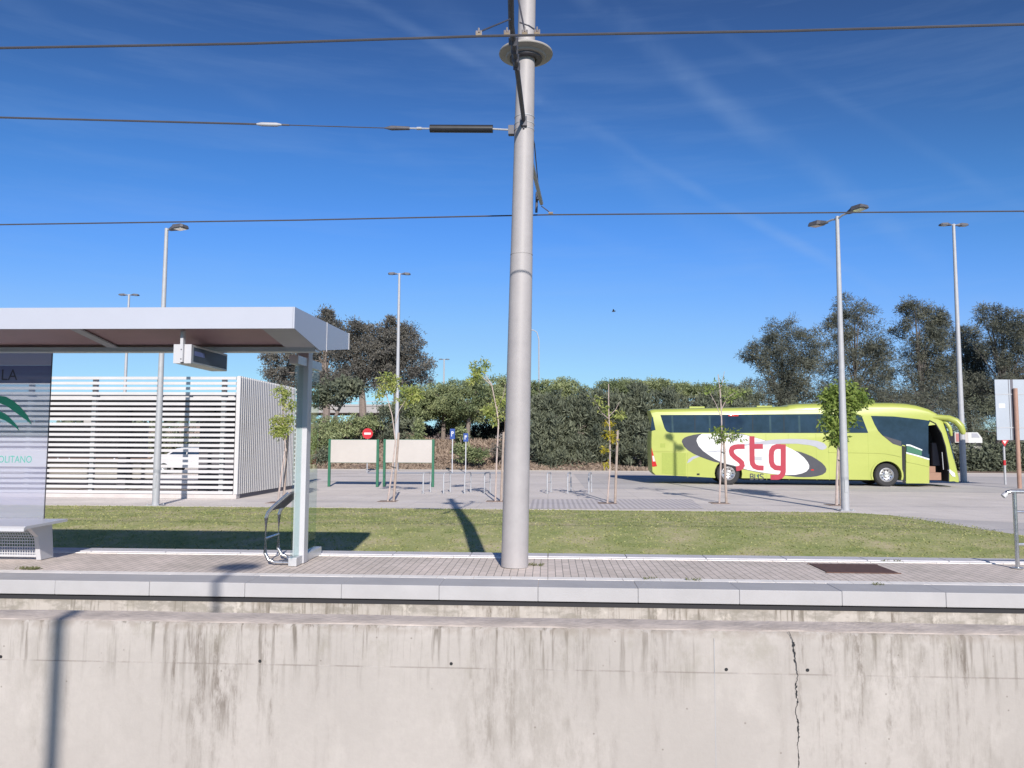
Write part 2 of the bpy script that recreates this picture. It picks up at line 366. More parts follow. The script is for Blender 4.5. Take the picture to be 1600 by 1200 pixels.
M['grass'] = leafmat('grass_blade', (.28,.34,.11), (.49,.48,.22), .35, 1.2)
M['earth'] = mat('dry_earth', (.27,.20,.165), .95, var=.35, scale=.5, bump=.6, bscale=4)
M['ground'] = mat('scrub_ground', (.13,.12,.085), .95, var=.3, scale=.2)
M['ballast'] = mat('ballast', (.24,.22,.2), .95, var=.4, scale=25, bump=1, bscale=30)
M['rust'] = mat('rusty_plate', (.15,.085,.07), .75, .3, var=.2, scale=14, bump=.3)
M['bus'] = mat('lime_paint', (.38,.425,.095), .36, 0, var=.05, scale=.8, coat=.12)
M['busglass'] = mat('dark_glass', (.018,.036,.068), .06, 0, var=.35, scale=1.3, spec=.3)
M['curtain'] = mat('window_curtain', (.035,.06,.085), .1, var=.2)
M['tyre'] = mat('tyre', (.03,.03,.032), .8, var=.2, scale=10)
M['hub'] = mat('wheel_rim', (.62,.62,.62), .3, .8, var=.2, scale=12)
M['red'] = mat('red_vinyl', (.36,.018,.045), .4, var=.04)
M['decalw'] = mat('white_vinyl', (.66,.66,.66), .35, var=.03)
M['decalg'] = mat('grey_vinyl', (.040,.041,.058), .4, var=.05)
M['decall'] = mat('pale_grey_vinyl', (.36,.37,.42), .4, var=.04)
M['buslow'] = mat('bus_grille', (.30,.36,.06), .5, var=.1, scale=20)
M['taillight'] = mat('tail_lens', (.5,.02,.02), .2, var=.1, coat=.6)
M['headlight'] = mat('lamp_lens', (.85,.85,.85), .08, .3, var=.05, coat=1)
M['step'] = mat('brown_step', (.30,.17,.12), .7, var=.1)
M['interior'] = mat('dark_interior', (.02,.022,.025), .8, var=.2)
M['leaf_far'] = leafmat('casuarina_leaf', (.085,.10,.09), (.20,.205,.155), .3, .35)
M['leaf_grey'] = leafmat('dusky_leaf', (.10,.102,.10), (.225,.212,.185), .3, .4)
M['leaf_pine'] = leafmat('pine_leaf', (.12,.16,.08), (.34,.38,.19), .2, .5)
M['leaf_hedge'] = leafmat('hedge_leaf', (.08,.098,.075), (.20,.22,.15), .2, .45)
M['leaf_shade'] = leafmat('shaded_leaf', (.022,.028,.028), (.055,.065,.06), .1, .5)  # shade beneath the pine crowns, put into the leaf colour
M['leaf_young'] = leafmat('young_leaf', (.20,.28,.06), (.50,.52,.18), .4, 3)
M['leaf_green'] = leafmat('dense_leaf', (.10,.17,.03), (.30,.38,.10), .35, 2)
M['leaf_yellow'] = leafmat('yellow_leaf', (.30,.28,.03), (.55,.45,.05), .4, 3)
M['bark'] = mat('bark', (.22,.18,.16), .9, var=.25, scale=8, bump=.5, bscale=20)
M['bark_dark'] = mat('dark_bark', (.12,.105,.10), .9, var=.25, scale=8)
M['bark_pink'] = mat('sapling_bark', (.44,.36,.33), .85, var=.2, scale=9)
M['stake'] = mat('timber_stake', (.36,.29,.25), .85, var=.2, scale=9)
M['strap'] = mat('rubber_strap', (.05,.05,.05), .8)
M['greenpost'] = mat('green_post', (.02,.13,.075), .45, var=.08)
M['board'] = mat('blank_board', (.47,.44,.42), .6, var=.05, scale=1.5)
M['signblue'] = mat('sign_blue', (.015,.06,.27), .4, var=.05)
M['signred'] = mat('sign_red', (.48,.02,.03), .4, var=.05)
M['signback'] = mat('sign_back', (.36,.40,.46), .5, .2, var=.05, scale=1)
M['brownpost'] = mat('brown_post', (.36,.22,.17), .7, var=.15)
M['plinth'] = mat('plinth_concrete', (.52,.48,.47), .9, var=.1, scale=2, bump=.2)
M['beige'] = mat('beige_wall', (.34,.32,.30), .9, var=.06, scale=1)
M['greywall'] = mat('grey_panel', (.13,.125,.15), .7, var=.1, scale=1)
M['carwhite'] = mat('car_white', (.6,.6,.6), .25, var=.02, coat=.6)
M['vanred'] = mat('van_red', (.42,.16,.15), .4, var=.05)
M['glass'] = glassmat('shelter_glass', (.88,.94,.93))
M['film'] = glassmat('frosted_glass', (.88,.90,.93), .30, (.70,.70,.88))
M['film2'] = glassmat('frosted_band', (.5,.5,.55), .80, (.72,.74,.84))
M['filmdark'] = glassmat('dark_band', (.5,.5,.6), .72, (.27,.29,.46))
M['logogreen'] = mat('logo_green', (.05,.46,.28), .5, var=.03)
M['textteal'] = mat('text_teal', (.09,.42,.36), .5, var=.03)
M['textdark'] = mat('text_dark', (.055,.06,.085), .5, var=.03)
M['screen'] = mat('display_screen', (.055,.075,.11), .2, var=.1)
M['screenon'] = mat('display_text', (.12,.16,.38), .4, var=.1)
M['midgrey'] = mat('mid_grey_panel', (.27,.26,.30), .7, var=.1, scale=1)
M['bridge'] = mat('bridge_concrete', (.36,.35,.35), .9, var=.1, scale=.3)
M['bird'] = mat('bird_feathers', (.03,.03,.035), .8)
M['weed'] = leafmat('weed_leaf', (.10,.13,.04), (.24,.24,.12), .3, 6)
M['markwhite'] = mat('road_paint', (.62,.62,.62), .8, var=.1)
M['markblue'] = mat('blue_road_paint', (.28,.40,.55), .8, var=.12, scale=1)

# ---------------------------------------------------------------- setting: ground, track bed, platform, turf, lot
def sheet(name, poly, z, m, kind='structure'):
    mb = MB(); mb.add([(x, y, z) for x, y in poly], [tuple(range(len(poly)))])
    o = obj(name, mb, m); o['kind'] = kind; return o
def grid_sheet(name, x0, x1, y0, y1, nx, ny, hf, m):
    vs = [(x0+(x1-x0)*i/nx, y0+(y1-y0)*j/ny, 0) for j in range(ny+1) for i in range(nx+1)]
    vs = [(x, y, hf(x, y)) for x, y, _ in vs]
    fs = [(j*(nx+1)+i, j*(nx+1)+i+1, (j+1)*(nx+1)+i+1, (j+1)*(nx+1)+i) for j in range(ny) for i in range(nx)]
    mb = MB(); mb.add(vs, fs); o = obj(name, mb, m, smooth=True); o['kind'] = 'structure'; return o

YE, YW, ZP = 7.90, 8.44, 0.35           # platform edge, near white line, platform level
sheet('ground', [(-1500, 50.3), (1500, 50.3), (1500, 2500), (-1500, 2500)], -.012, M['ground'])
sheet('ground_behind', [(-1500, -600), (1500, -600), (1500, -1.2), (-1500, -1.2)], -.02, M['ground'])
# trench with the two tracks
sheet('track_bed', [(-60, 4.53), (60, 4.53), (60, 8.0), (-60, 8.0)], -.62, M['ballast'])
sheet('near_track_bed', [(-60, -1.2), (60, -1.2), (60, 4.29), (-60, 4.29)], -.75, M['ballast'])
for yc, zc in ((6.3, -.62), (2.2, -.75)):
    for dy in (-.72, .72):
        mb = MB().box((-60, yc+dy-.035, zc+.002), (60, yc+dy+.035, zc+.15))
        tag(obj('rail', mb, M['rust']), kind='structure')
mb = MB().box((-60, -1.25, -.8), (60, -1.2, .2)); tag(obj('near_platform_face', mb, M['plinth']), kind='structure')
# pavement of platform
X0, X1 = -60, 60
YK0, YK1 = 9.97, 10.24                   # rear kerb
sheet('platform', [(X0, YE+.02), (X1, YE+.02), (X1, YK1-.01), (X0, YK1-.01)], ZP-.006, M['pavers'])
mb = MB(); mb.box((X0, YE+.045, -.6), (X1, YE+.30, .150)); o = tag(obj('platform_base', mb, M['lowwall']), kind='structure')
mb = MB(); mb.box((X0, YE+.042, .150), (X1, YE+.25, .208)); tag(obj('platform_joint', mb, M['gap']), kind='structure')
# coping blocks: one strip with open joints
mb = MB(); x = -40.3; 
while x < 40:
    L_ = 1.005
    dy = random.uniform(-.002, .002)
    mb.box((x+.0012, YE+dy, .208), (x+L_-.0012, YW-.10, ZP+random.uniform(-.001, .002)))
    x += L_
tag(obj('platform_edge', mb, M['coping'], bevel=.006), kind='structure')
mb = MB(); x = -40
while x < 40:
    mb.box((x+.003, YW-.095, ZP-.05), (x+.397, YW+.06, ZP+.001)); mb.box((x+.003, YK0-.10, ZP-.05), (x+.397, YK0-.01, ZP+.001)); x += .4
tag(obj('white_line', mb, M['line']), kind='structure')
mb = MB(); x = -40
while x < 40:
    mb.box((x+.004, YK0-.005, -.65), (x+.996, YK1, ZP+.012)); x += 1.0
tag(obj('kerb', mb, M['kerb'], bevel=.008), kind='structure')

# retaining wall beside the near track, with its crack and tie holes
def noise1(x, s=0): return math.sin(x*1.7+s)*.5 + math.sin(x*4.3+1.3*s)*.3 + math.sin(x*9.1+2.1*s)*.2
YA, YB, ZW = 4.30, 4.545, .792
crackx = D(1243, 1040, YA).x
crk = [(1212, 975), (1228, 981), (1236, 992), (1240, 1010), (1242, 1030), (1246, 1055), (1243, 1075), (1246, 1095), (1243, 1112), (1247, 1130), (1248, 1150), (1246, 1165), (1248, 1185), (1247, 1202)]
def wall_segment(x0, x1, right_edge=None, left_edge=None):
    mb = MB(); n = int((x1-x0)/.12)
    rows = [(-.8, 0), (.2, 0), (.52, 0), (.566, .000), (.569, .0035), (.72, .003), (.772, .004), (.788, .016), (.793, .035)]
    vs = []; K = len(rows) + 3
    for i in range(n+1):
        x = x0+(x1-x0)*i/n
        for z, dy in rows:
            jit = .004*noise1(x*3, z*9) if z > .74 else 0
            vs.append((x, YA+dy+(abs(jit)*1.5 if z > .74 else 0), z+jit*.6))
        vs += [(x, YA+.14, ZW+.006*noise1(x, 2)), (x, YB, ZW+.004*noise1(x, 5)), (x, YB, -.8)]
    fs = [(i*K+k, (i+1)*K+k, (i+1)*K+k+1, i*K+k+1) for i in range(n) for k in range(K-1)]
    mi = []
    mb.v = vs
    for i in range(n):
        for k in range(K-1):
            mb.f.append((i*K+k, (i+1)*K+k, (i+1)*K+k+1, i*K+k+1)); mb.m.append(1 if k in (7, 8, 9) else 0)
    mb.f.append(tuple(range(K))); mb.m.append(0); mb.f.append(tuple(n*K+k for k in range(K))[::-1]); mb.m.append(0)
    return mb
wt = thing('retaining_wall', 'stained concrete retaining wall with a jagged crack along the bottom of the photo', 'wall', (0, YA, 0))
obj('wall_body', wall_segment(-30, 30), [M['wall'], M['ledge']], wt, smooth=True)
mb = MB()
for i in range(len(crk)-1):              # jagged crack: a dark cleft with broken lips
    a, b = crk[i], crk[i+1]
    for k in range(5):
        t0, t1 = k/5, (k+1)/5
        p = Vector(a).lerp(Vector(b), t0); q = Vector(a).lerp(Vector(b), t1)
        jx = random.uniform(-1.1, 1.1); w0 = 1.0+2.6*max(0, math.sin(i*2.1+k*.9)) * (1.4 if 1 <= i <= 2 else .75)
        w0 = max(.7, w0) * (1.0 if i < 11 else .6)
        P1 = D(p.x+jx-w0*.5, p.y, YA); P2 = D(p.x+jx+w0*.5, p.y, YA); jx2 = random.uniform(-1.1, 1.1)
        P3 = D(q.x+jx2+w0*.4, q.y, YA); P4 = D(q.x+jx2-w0*.5, q.y, YA)
        mb.add([(v.x, YA-.0025, min(v.z, .795)) for v in (P1, P2, P3, P4)], [(0,1,2,3)])
obj('crack', mb, M['black'], wt)
mb = MB()
for hx, hy in ((1, 1026), (406, 1033), (705, 1037), (1135, 1046), (1262, 1047)):
    p = D(hx, hy, YA); mb.lathe([(.0, -.002), (.007, -.003), (.009, -.0005)], (p.x, YA, p.z), 12, axis='y')
tag(obj('tie_hole', mb, M['interior'], wt), 'small dark tie holes in the wall face')
mb = MB()
for jx_ in (-8.2, -3.43, .9):     # casting joints between wall bays
    mb.box((jx_-.0015, YA-.001, -.6), (jx_+.0015, YA+.003, .75))
obj('joint', mb, M['galv'], wt)

# turf strip and the wide paved lot
pts = [G(x, y) for x, y in ((1620, 840), (1560, 829), (1500, 819), (1440, 809), (1400, 805.5), (1330, 801), (1200, 799.5))]
yb = G(800, 796).y
turf_poly = [(-45, YK1+.003), (45, YK1+.003)] + [(45, 13.0)] + [(p.x, p.y) for p in pts] + [(3, yb), (-45, yb)]
epts = [(3, yb)] + [(p.x, p.y) for p in pts[::-1]] + [(45, 13.0), (300, 12.0)]
def yedge(x):
    if x <= 3: return yb
    for (a, b), (c, d) in zip(epts[:-1], epts[1:]):
        if a <= x <= c: return b+(d-b)*(x-a)/max(1e-6, c-a)
    return 12.0
def lz(x, y):                            # the lawn dips towards the back of the raised platform
    t = max(0., min(1., (yedge(x)-4.2-y)/6.2)); return -.50*t**1.05
vs = []; fs = []; xg = [-300, -45] + [-40+i*.8 for i in range(101)] + [45, 300]; NJ = 26
for x_ in xg:
    ye = yedge(x_)
    for j in range(NJ+1):
        y_ = YK1-.05+(ye-YK1+.05)*j/NJ; vs.append((x_, y_, lz(x_, y_)))
for i in range(len(xg)-1):
    for j in range(NJ): k_ = i*(NJ+1)+j; fs.append((k_, k_+NJ+1, k_+NJ+2, k_+1))
mb = MB(); mb.add(vs, fs); obj('lawn_soil', mb, M['turf'], smooth=True)['kind'] = 'structure'
vs = []; fs = []
for x_ in xg: vs += [(x_, yedge(x_), -.006), (x_, 50.5, -.006)]
for i in range(len(xg)-1): fs.append((2*i, 2*i+2, 2*i+3, 2*i+1))
mb = MB(); mb.add(vs, fs); obj('lot', mb, M['lot'])['kind'] = 'structure'
# darker carriageway that the bus stands on, and the slip at the right
sheet('road', [(1.5, 31.2), (120, 25.0), (120, 46.0), (1.5, 46.0)], -.003, M['road'])
pr = [G(1400, 806), G(1500, 812), G(1600, 817), G(1760, 828), G(1760, 875), G(1600, 842), G(1500, 823)]
sheet('road_slip', [(p.x, p.y) for p in pr], -.002, M['road'])
tz = [G(832, 780), G(1080, 780), G(1100, 794.5), G(826, 794.5)]
mt_, nt, P_, N_, L_n = nm('ribbed_paving')
ge = N_('ShaderNodeNewGeometry'); wv = N_('ShaderNodeTexWave'); wv.inputs['Scale'].default_value = 2.05; L_n(ge.outputs['Position'], wv.inputs['Vector'])
rr = ramp(N_, [(.3, (.50,.46,.46)), (.6, (.66,.61,.61))]); L_n(wv.outputs['Fac'], rr.inputs[0]); L_n(rr.outputs[0], P_.inputs['Base Color']); P_.inputs['Roughness'].default_value = .9
sheet('ribbed_paving', [(p.x, p.y) for p in tz], -.001, mt_)
mb = MB(); mb.box((-45, yb, -.05), (pts[-1].x, yb+.10, .01)); tag(obj('lawn_edging', mb, M['plinth']), kind='structure')
def marking(name, a, b, w, m):
    a = G(*a); b = G(*b); d = (b-a).normalized(); n = Vector((-d.y, d.x, 0))*w/2
    sheet(name, [tuple((p)[:2]) for p in (a-n, b-n, b+n, a+n)], .0015 if m is M['markwhite'] else .001, m)
marking('parking_line', (505, 752), (600, 752.5), .12, M['markwhite'])
marking('parking_line', (520, 744), (600, 745), .14, M['markwhite'])
marking('parking_line', (860, 741), (910, 741), .14, M['markwhite'])
marking('parking_line', (955, 750), (985, 751), .14, M['markwhite'])
marking('parking_line', (500, 739.5), (560, 739.5), .16, M['markwhite'])
marking('blue_line', (575, 739), (800, 739), 1.0, M['markblue'])
marking('blue_line', (960, 743.5), (1080, 744.5), 1.6, M['markblue'])
mb = MB(); mb.box((-70, 50.5, -.05), (60, 50.7, .04)); tag(obj('far_kerb', mb, M['beige']), kind='structure')

# earth bank behind the lot
def bank(x, y):
    t = max(0, min(1, (y-51.0)/9)); t = t*t*(3-2*t)
    q = max(0., min(1., (-9-x)/5)); h = 1.9+1.2*q if x < 2 else max(.5, 1.9-(x-2)*.3)
    if x < -28: h = max(0.6, 3.1-(-28-x)*.08)
    return -.02 + t*h + .10*noise1(x*.6, y*.3)*t
grid_sheet('earth_bank', -80, 90, 50.7, 120, 120, 50, bank, M['earth'])

# grass blades (uncountable): tufts spread over the lawn
def in_poly(x, y, poly):
    c = False; j = len(poly)-1
    for i in range(len(poly)):
        xi, yi = poly[i]; xj, yj = poly[j]
        if (yi > y) != (yj > y) and x < (xj-xi)*(y-yi)/(yj-yi)+xi: c = not c
        j = i
    return c
def quads(name, V, m, parent=None):
    """V: (n,4,3) array -> one mesh"""
    n = len(V); me = bpy.data.meshes.new(name)
    me.vertices.add(n*4); me.vertices.foreach_set('co', V.reshape(-1).astype(np.float32))
    me.loops.add(n*4); me.loops.foreach_set('vertex_index', np.arange(n*4, dtype=np.int32))
    me.polygons.add(n); me.polygons.foreach_set('loop_start', np.arange(0, n*4, 4, dtype=np.int32))
    me.polygons.foreach_set('loop_total', np.full(n, 4, dtype=np.int32))
    me.materials.append(m); me.update(calc_edges=True); me.validate()
    o = bpy.data.objects.new(name, me); COL.objects.link(o); o.parent = parent
    return o
def blades():
    out = []
    N0 = 38000
    xs = rng.uniform(-17, 17, N0); ys = rng.uniform(11.5, yb+.02, N0)
    keep = [i for i in range(N0) if in_poly(xs[i], ys[i], turf_poly) and abs(xs[i]) < ys[i]*.75+1.5]
    xs = xs[keep]; ys = ys[keep]; n = len(xs)
    zb_ = np.array([lz(p, q) for p, q in zip(xs, ys)]); h = rng.uniform(.008, .026, n)+zb_; w = rng.uniform(.010, .022, n); a = rng.uniform(0, math.pi, n)
    lx = rng.normal(0, .02, n); ly = rng.normal(0, .02, n)
    V = np.zeros((n, 4, 3)); ca = np.cos(a)*w; sa = np.sin(a)*w
    V[:, 0] = np.stack([xs-ca, ys-sa, zb_], 1); V[:, 1] = np.stack([xs+ca, ys+sa, zb_], 1)
    V[:, 2] = np.stack([xs+ca*.4+lx, ys+sa*.4+ly, h], 1); V[:, 3] = np.stack([xs-ca*.4+lx, ys-sa*.4+ly, h], 1)
    return quads('grass', V, M['grass'])
tag(blades(), 'short green and straw coloured lawn between the platform and the paved lot', 'grass', kind='stuff')

# ---------------------------------------------------------------- vegetation
def rand_dirs(n):
    v = rng.normal(size=(n, 3)); return v/np.linalg.norm(v, axis=1)[:, None]
def leaf_array(C, n_per, rc, ln, wd, flat=1.0, droop=0.0, up=0.0):
    """clump centres C (k,3), leaves scattered round each"""
    k = len(C); rcs = np.asarray(rc) if np.ndim(rc) else np.full(k, rc)
    off = rand_dirs(k*n_per) * (rng.random(k*n_per)**.45)[:, None] * np.repeat(rcs, n_per)[:, None]
    off[:, 2] *= flat
    P = np.repeat(C, n_per, axis=0) + off
    d = rand_dirs(k*n_per)*1.0 + off/np.repeat(rcs, n_per)[:, None]*.6; d[:, 2] += up-droop
    d /= np.linalg.norm(d, axis=1)[:, None]
    s = np.cross(d, rand_dirs(k*n_per)); s /= np.linalg.norm(s, axis=1)[:, None]
    L_ = ln*rng.uniform(.6, 1.3, len(P))[:, None]; W_ = wd*rng.uniform(.6, 1.3, len(P))[:, None]
    V = np.zeros((len(P), 4, 3))
    V[:, 0] = P; V[:, 1] = P + d*L_*.5 + s*W_*.5; V[:, 2] = P + d*L_; V[:, 3] = P + d*L_*.5 - s*W_*.5
    return V
def lobe_clumps(lobes, n, jit=.24):
    """lobes of (x,y,z,rx,ry,rz): clump centres mostly near the lobes' skins"""
    vol = np.array([l[3]*l[5] for l in lobes]); cnt = np.maximum(2, (n*vol/vol.sum()).astype(int))
    out = []
    for l, c in zip(lobes, cnt):
        d = rand_dirs(c); r = rng.random(c)**.38; r = r*(1+rng.normal(0, jit, c)*.6)
        out.append(np.array(l[:3]) + d*r[:, None]*np.array(l[3:]))
    return np.concatenate(out)
def tree(name, label, cat, base, lobes, mleaf, n_cl=130, n_leaf=45, rc=.6, ln=.35, wd=.12, trunk_r=.22, flat=.8, droop=0., group=None, mbark=None, branches=22, fork=.35, crown='crown', seed=None):
    root = thing(name, label, cat, tuple(base), group)
    b = Vector(base); C = lobe_clumps(lobes, n_cl)
    top = Vector(max(lobes, key=lambda l: l[2]+l[5]*.4)[:3])
    mb = MB()
    if branches >= 0:
        mid = b.lerp(top, fork) ; mid.x = b.x+(mid.x-b.x)*.5
        mb.tube([b, b.lerp(mid, .5)+Vector((random.uniform(-.1,.1),0,0)), mid, mid.lerp(top, .5), top], [trunk_r*1.15, trunk_r, trunk_r*.85, trunk_r*.5, trunk_r*.12], 8)
        idx = rng.choice(len(C), min(branches, len(C)), replace=False) if branches else []
        for i in idx:
            t = Vector(C[i]); k = random.uniform(.0, .75); s = mid.lerp(top, k)
            if t.z < s.z: s = mid.lerp(top, k*.3)
            m_ = s.lerp(t, .5) + Vector((0, 0, random.uniform(-.05, .12)*(t-s).length))
            r0 = trunk_r*(.45-.3*k)
            mb.tube([s, m_, t], [r0, r0*.6, r0*.15], 5, caps=False)
        obj('trunk', mb, mbark or M['bark'], root, smooth=True)
    if name in ('casuarina_tree', 'eucalyptus_tree'):
        ext = []
        for l in lobes:
            for d in rand_dirs(9):
                if d[2] < -.3: continue
                for q in (1.05, 1.22, 1.38): ext.append(np.array(l[:3]) + d*np.array(l[3:])*q + rng.normal(0, .08, 3))
        C = np.concatenate([C, np.array(ext)])
    rcs = rc*rng.uniform(.55, 1.35, len(C))
    if name in ('casuarina_tree', 'eucalyptus_tree'): rcs[-len(ext):] *= .62
    V = leaf_array(C, n_leaf, rcs, ln, wd, flat, droop) - np.array(base)
    quads(crown, V, mleaf, root)
    return root
def lobes_at(y, spec, dy=0):
    """spec: (px,py,rx_px,ry_px[,depth offset]) seen at depth y -> lobes in metres"""
    out = []
    for s in spec:
        yy = y + (s[4] if len(s) > 4 else random.uniform(-.6, .6))
        p = D(s[0], s[1], yy); k = yy/1200
        out.append((p.x, p.y, p.z, s[2]*k, s[2]*k*.85, s[3]*k))
    return out
def far_tree(label, px, y, spec, m, **kw):
    z0 = bank(D(px, 700, y).x, y)-.1 if y < 119 else 0
    p = D(px, 690, y)
    return tree(kw.pop('name', 'casuarina_tree'), label, 'tree', (p.x, y, z0), lobes_at(y, spec), m, **kw)
GC = 'tall casuarina trees behind the bus'
kw = dict(mbark=M['bark_dark'], n_cl=320, n_leaf=75, rc=.85, ln=.36, wd=.055, trunk_r=.26, droop=.1, group=GC, branches=44)
far_tree('dark casuarina standing furthest left of the row above the bus roof', 1222, 74, [(1222,525,26,22),(1195,560,26,26),(1240,570,32,40),(1272,556,20,30),(1210,608,34,36),(1255,620,36,30)], M['leaf_far'], **kw)
far_tree('tall airy casuarina rising behind the slim lamp post near the bus front', 1338, 76, [(1335,490,24,22),(1312,520,26,22),(1360,532,30,26),(1335,560,42,30),(1375,575,26,30),(1330,610,46,36),(1380,625,30,30)], M['leaf_far'], **kw)
far_tree('pointed casuarina with open tiers between the two lamp posts', 1442, 75, [(1430,484,16,12),(1455,505,20,16),(1410,512,12,9),(1448,540,32,22),(1468,520,18,18),(1440,575,42,28),(1475,600,32,30),(1440,630,48,34)], M['leaf_far'], **kw)
far_tree('smaller casuarina just right of the rearmost lamp post', 1516, 79, [(1510,528,14,15),(1520,555,24,24),(1512,590,28,26),(1530,625,34,36)], M['leaf_far'], **kw)
far_tree('broad casuarina cut by the right edge of the photo', 1580, 74, [(1548,500,22,16),(1580,510,30,22),(1610,520,30,26),(1565,545,36,28),(1600,575,44,36),(1570,610,42,36),(1650,550,40,44)], M['leaf_far'], **kw)
kw.update(n_cl=130, n_leaf=60, branches=10, rc=.7, droop=0)
far_tree('low brownish bushy tree behind the bus windscreen', 1425, 68, [(1415,635,40,26),(1460,640,40,30),(1440,665,60,30),(1500,660,30,30),(1470,610,34,22),(1400,612,26,18)], M['leaf_far'], name='bushy_tree', **kw)
far_tree('low dark bushy tree behind the white sign back', 1555, 69, [(1530,650,34,30),(1575,640,40,34),(1560,685,52,32),(1615,660,40,40)], M['leaf_hedge'], name='bushy_tree', **kw)
far_tree('low dark bushy tree behind the middle of the bus roof', 1330, 70, [(1300,640,40,26),(1345,650,44,28),(1250,650,40,24)], M['leaf_hedge'], name='bushy_tree', **kw)
GL = 'tall dusky trees behind the shelter'
kw = dict(n_cl=190, n_leaf=85, rc=.85, ln=.25, wd=.085, trunk_r=.35, group=GL, branches=30, name='eucalyptus_tree')
far_tree('dusky tree with a thin spire rising above the shelter roof corner', 508, 70, [(506,497,9,10),(512,515,18,12),(500,545,34,26),(470,560,34,28),(440,575,24,30),(520,590,34,26),(450,600,30,22)], M['leaf_grey'], **kw)
far_tree('broad dusky tree with a thick pale trunk, middle one of the three', 568, 72, [(550,520,30,20),(580,535,30,30),(540,550,32,26),(575,570,42,26),(555,595,36,18)], M['leaf_grey'], **kw)
kw['n_cl'] = 210
far_tree('dense dusky tree on the right side of the dark clump', 622, 71, [(605,522,28,24),(630,525,22,20),(625,550,38,30),(648,578,22,26),(615,590,44,26),(600,560,30,30)], M['leaf_grey'], **kw)
far_tree('small dark tree low in front of the thick trunk', 520, 62, [(520,612,30,16),(548,606,28,14),(500,622,20,12)], M['leaf_hedge'], n_cl=70, n_leaf=50, rc=.55, ln=.35, wd=.14, trunk_r=.16, branches=14, name='dark_tree', group=GL)
GP = 'umbrella pines on the bank'
kw = dict(n_cl=190, n_leaf=95, rc=.46, ln=.19, wd=.07, trunk_r=.17, flat=.6, group=GP, branches=24, name='umbrella_pine', fork=.6)
far_tree('umbrella pine at the left end of the pine row beside the twin lamp post', 648, 60, [(655,622,38,16),(640,645,38,20),(670,640,34,20)], M['leaf_pine'], **kw)
far_tree('umbrella pine above the two blue parking signs', 692, 61, [(700,612,40,16),(690,635,44,20),(715,650,30,20)], M['leaf_pine'], **kw)
far_tree('umbrella pine with a forked trunk left of the concrete mast', 730, 59, [(745,606,42,15),(735,628,46,20),(770,630,32,20),(735,648,34,12)], M['leaf_pine'], **kw)
far_tree('umbrella pine directly behind the concrete mast', 790, 60, [(790,604,40,15),(800,625,44,22),(820,610,30,16)], M['leaf_pine'], **kw)
far_tree('umbrella pine just right of the concrete mast', 868, 60, [(865,606,38,15),(880,615,40,20),(850,628,34,22)], M['leaf_pine'], **kw)
far_tree('umbrella pine behind the tall hedge above the yellowing sapling', 975, 62, [(960,610,34,16),(985,606,40,15),(1030,606,36,14)], M['leaf_pine'], **kw)
far_tree('umbrella pine behind the rear half of the bus', 1100, 64, [(1090,612,36,14),(1130,618,40,16),(1060,612,30,14)], M['leaf_pine'], **kw)
far_tree('rounded dark blue green pine in the gap above the bus roof', 1165, 72, [(1150,614,26,13),(1170,622,22,14),(1140,632,44,16)], M['leaf_hedge'], **kw)
GH = 'tall shaggy shrubs forming the hedge'
kw = dict(n_cl=170, n_leaf=62, rc=.5, ln=.42, wd=.08, trunk_r=.08, droop=-.9, group=GH, branches=8, name='tall_shrub', fork=.5, crown='foliage')
labs = ['tall shaggy shrub beside the right edge of the concrete mast', 'tall shaggy shrub second from the mast in the hedge', 'tall shaggy shrub behind the yellowing sapling', 'tall shaggy shrub just left of the bus tail', 'tall shaggy shrub rising behind the bus tail', 'tall shaggy shrub behind the sapling with two tufts', 'tall shaggy shrub behind the big oval on the bus', 'tall shaggy shrub behind the middle bus windows']
for i, (px, tp, w) in enumerate(((855,618,34),(905,615,38),(950,608,38),(1000,604,40),(1050,612,38),(1105,618,38),(1160,632,38),(1220,650,38))):
    far_tree(labs[i], px, 53.5+(i%3)*.7, [(px-4,tp+22,w*.8,22),(px,tp+55,w,36),(px+3,tp+90,w*1.05,36)], M['leaf_hedge'], **kw)
    bpy.data.objects[-1] if False else None
GS = 'low shrubs on the earth bank'
kw = dict(n_cl=80, n_leaf=50, rc=.38, ln=.22, wd=.09, trunk_r=.06, group=GS, branches=6, name='bank_shrub', crown='foliage')
far_tree('rounded pine like shrub above the left white board', 545, 55, [(555,665,36,16),(530,668,24,14),(575,662,22,14)], M['leaf_pine'], **kw)
far_tree('green shrub right behind the shelter glass', 510, 54, [(508,668,22,18),(505,700,22,28),(520,690,18,30)], M['leaf_pine'], **kw)
far_tree('dark shrub behind the round no entry sign', 600, 56, [(598,650,28,20),(625,660,28,28),(600,672,20,16)], M['leaf_hedge'], **kw)
far_tree('dark shrub in the deep shade under the pines', 668, 65, [(660,668,30,18),(705,665,34,20),(755,668,36,20),(790,672,26,20),(620,672,30,18)], M['leaf_shade'], **dict(kw, n_cl=260))
far_tree('thin conical shrub behind the right white board', 655, 54, [(655,668,5,14),(655,684,8,14)], M['leaf_pine'], **dict(kw, n_cl=24))
far_tree('thin conical shrub between the two blue signs', 721, 54, [(720,672,4,12),(721,688,7,14)], M['leaf_pine'], **dict(kw, n_cl=24))
far_tree('low spreading green shrub under the blue signs', 735, 52.5, [(725,706,14,10),(742,710,16,12)], M['leaf_pine'], **dict(kw, n_cl=34))
far_tree('grey brown shrub beside the mast foot', 778, 52.5, [(778,706,12,12),(795,700,14,18)], M['leaf_grey'], **dict(kw, n_cl=34))
far_tree('wide dark shrub at the foot of the trees left of the white boards', 500, 53, [(498,720,14,14),(515,716,16,16)], M['leaf_hedge'], **dict(kw, n_cl=40))
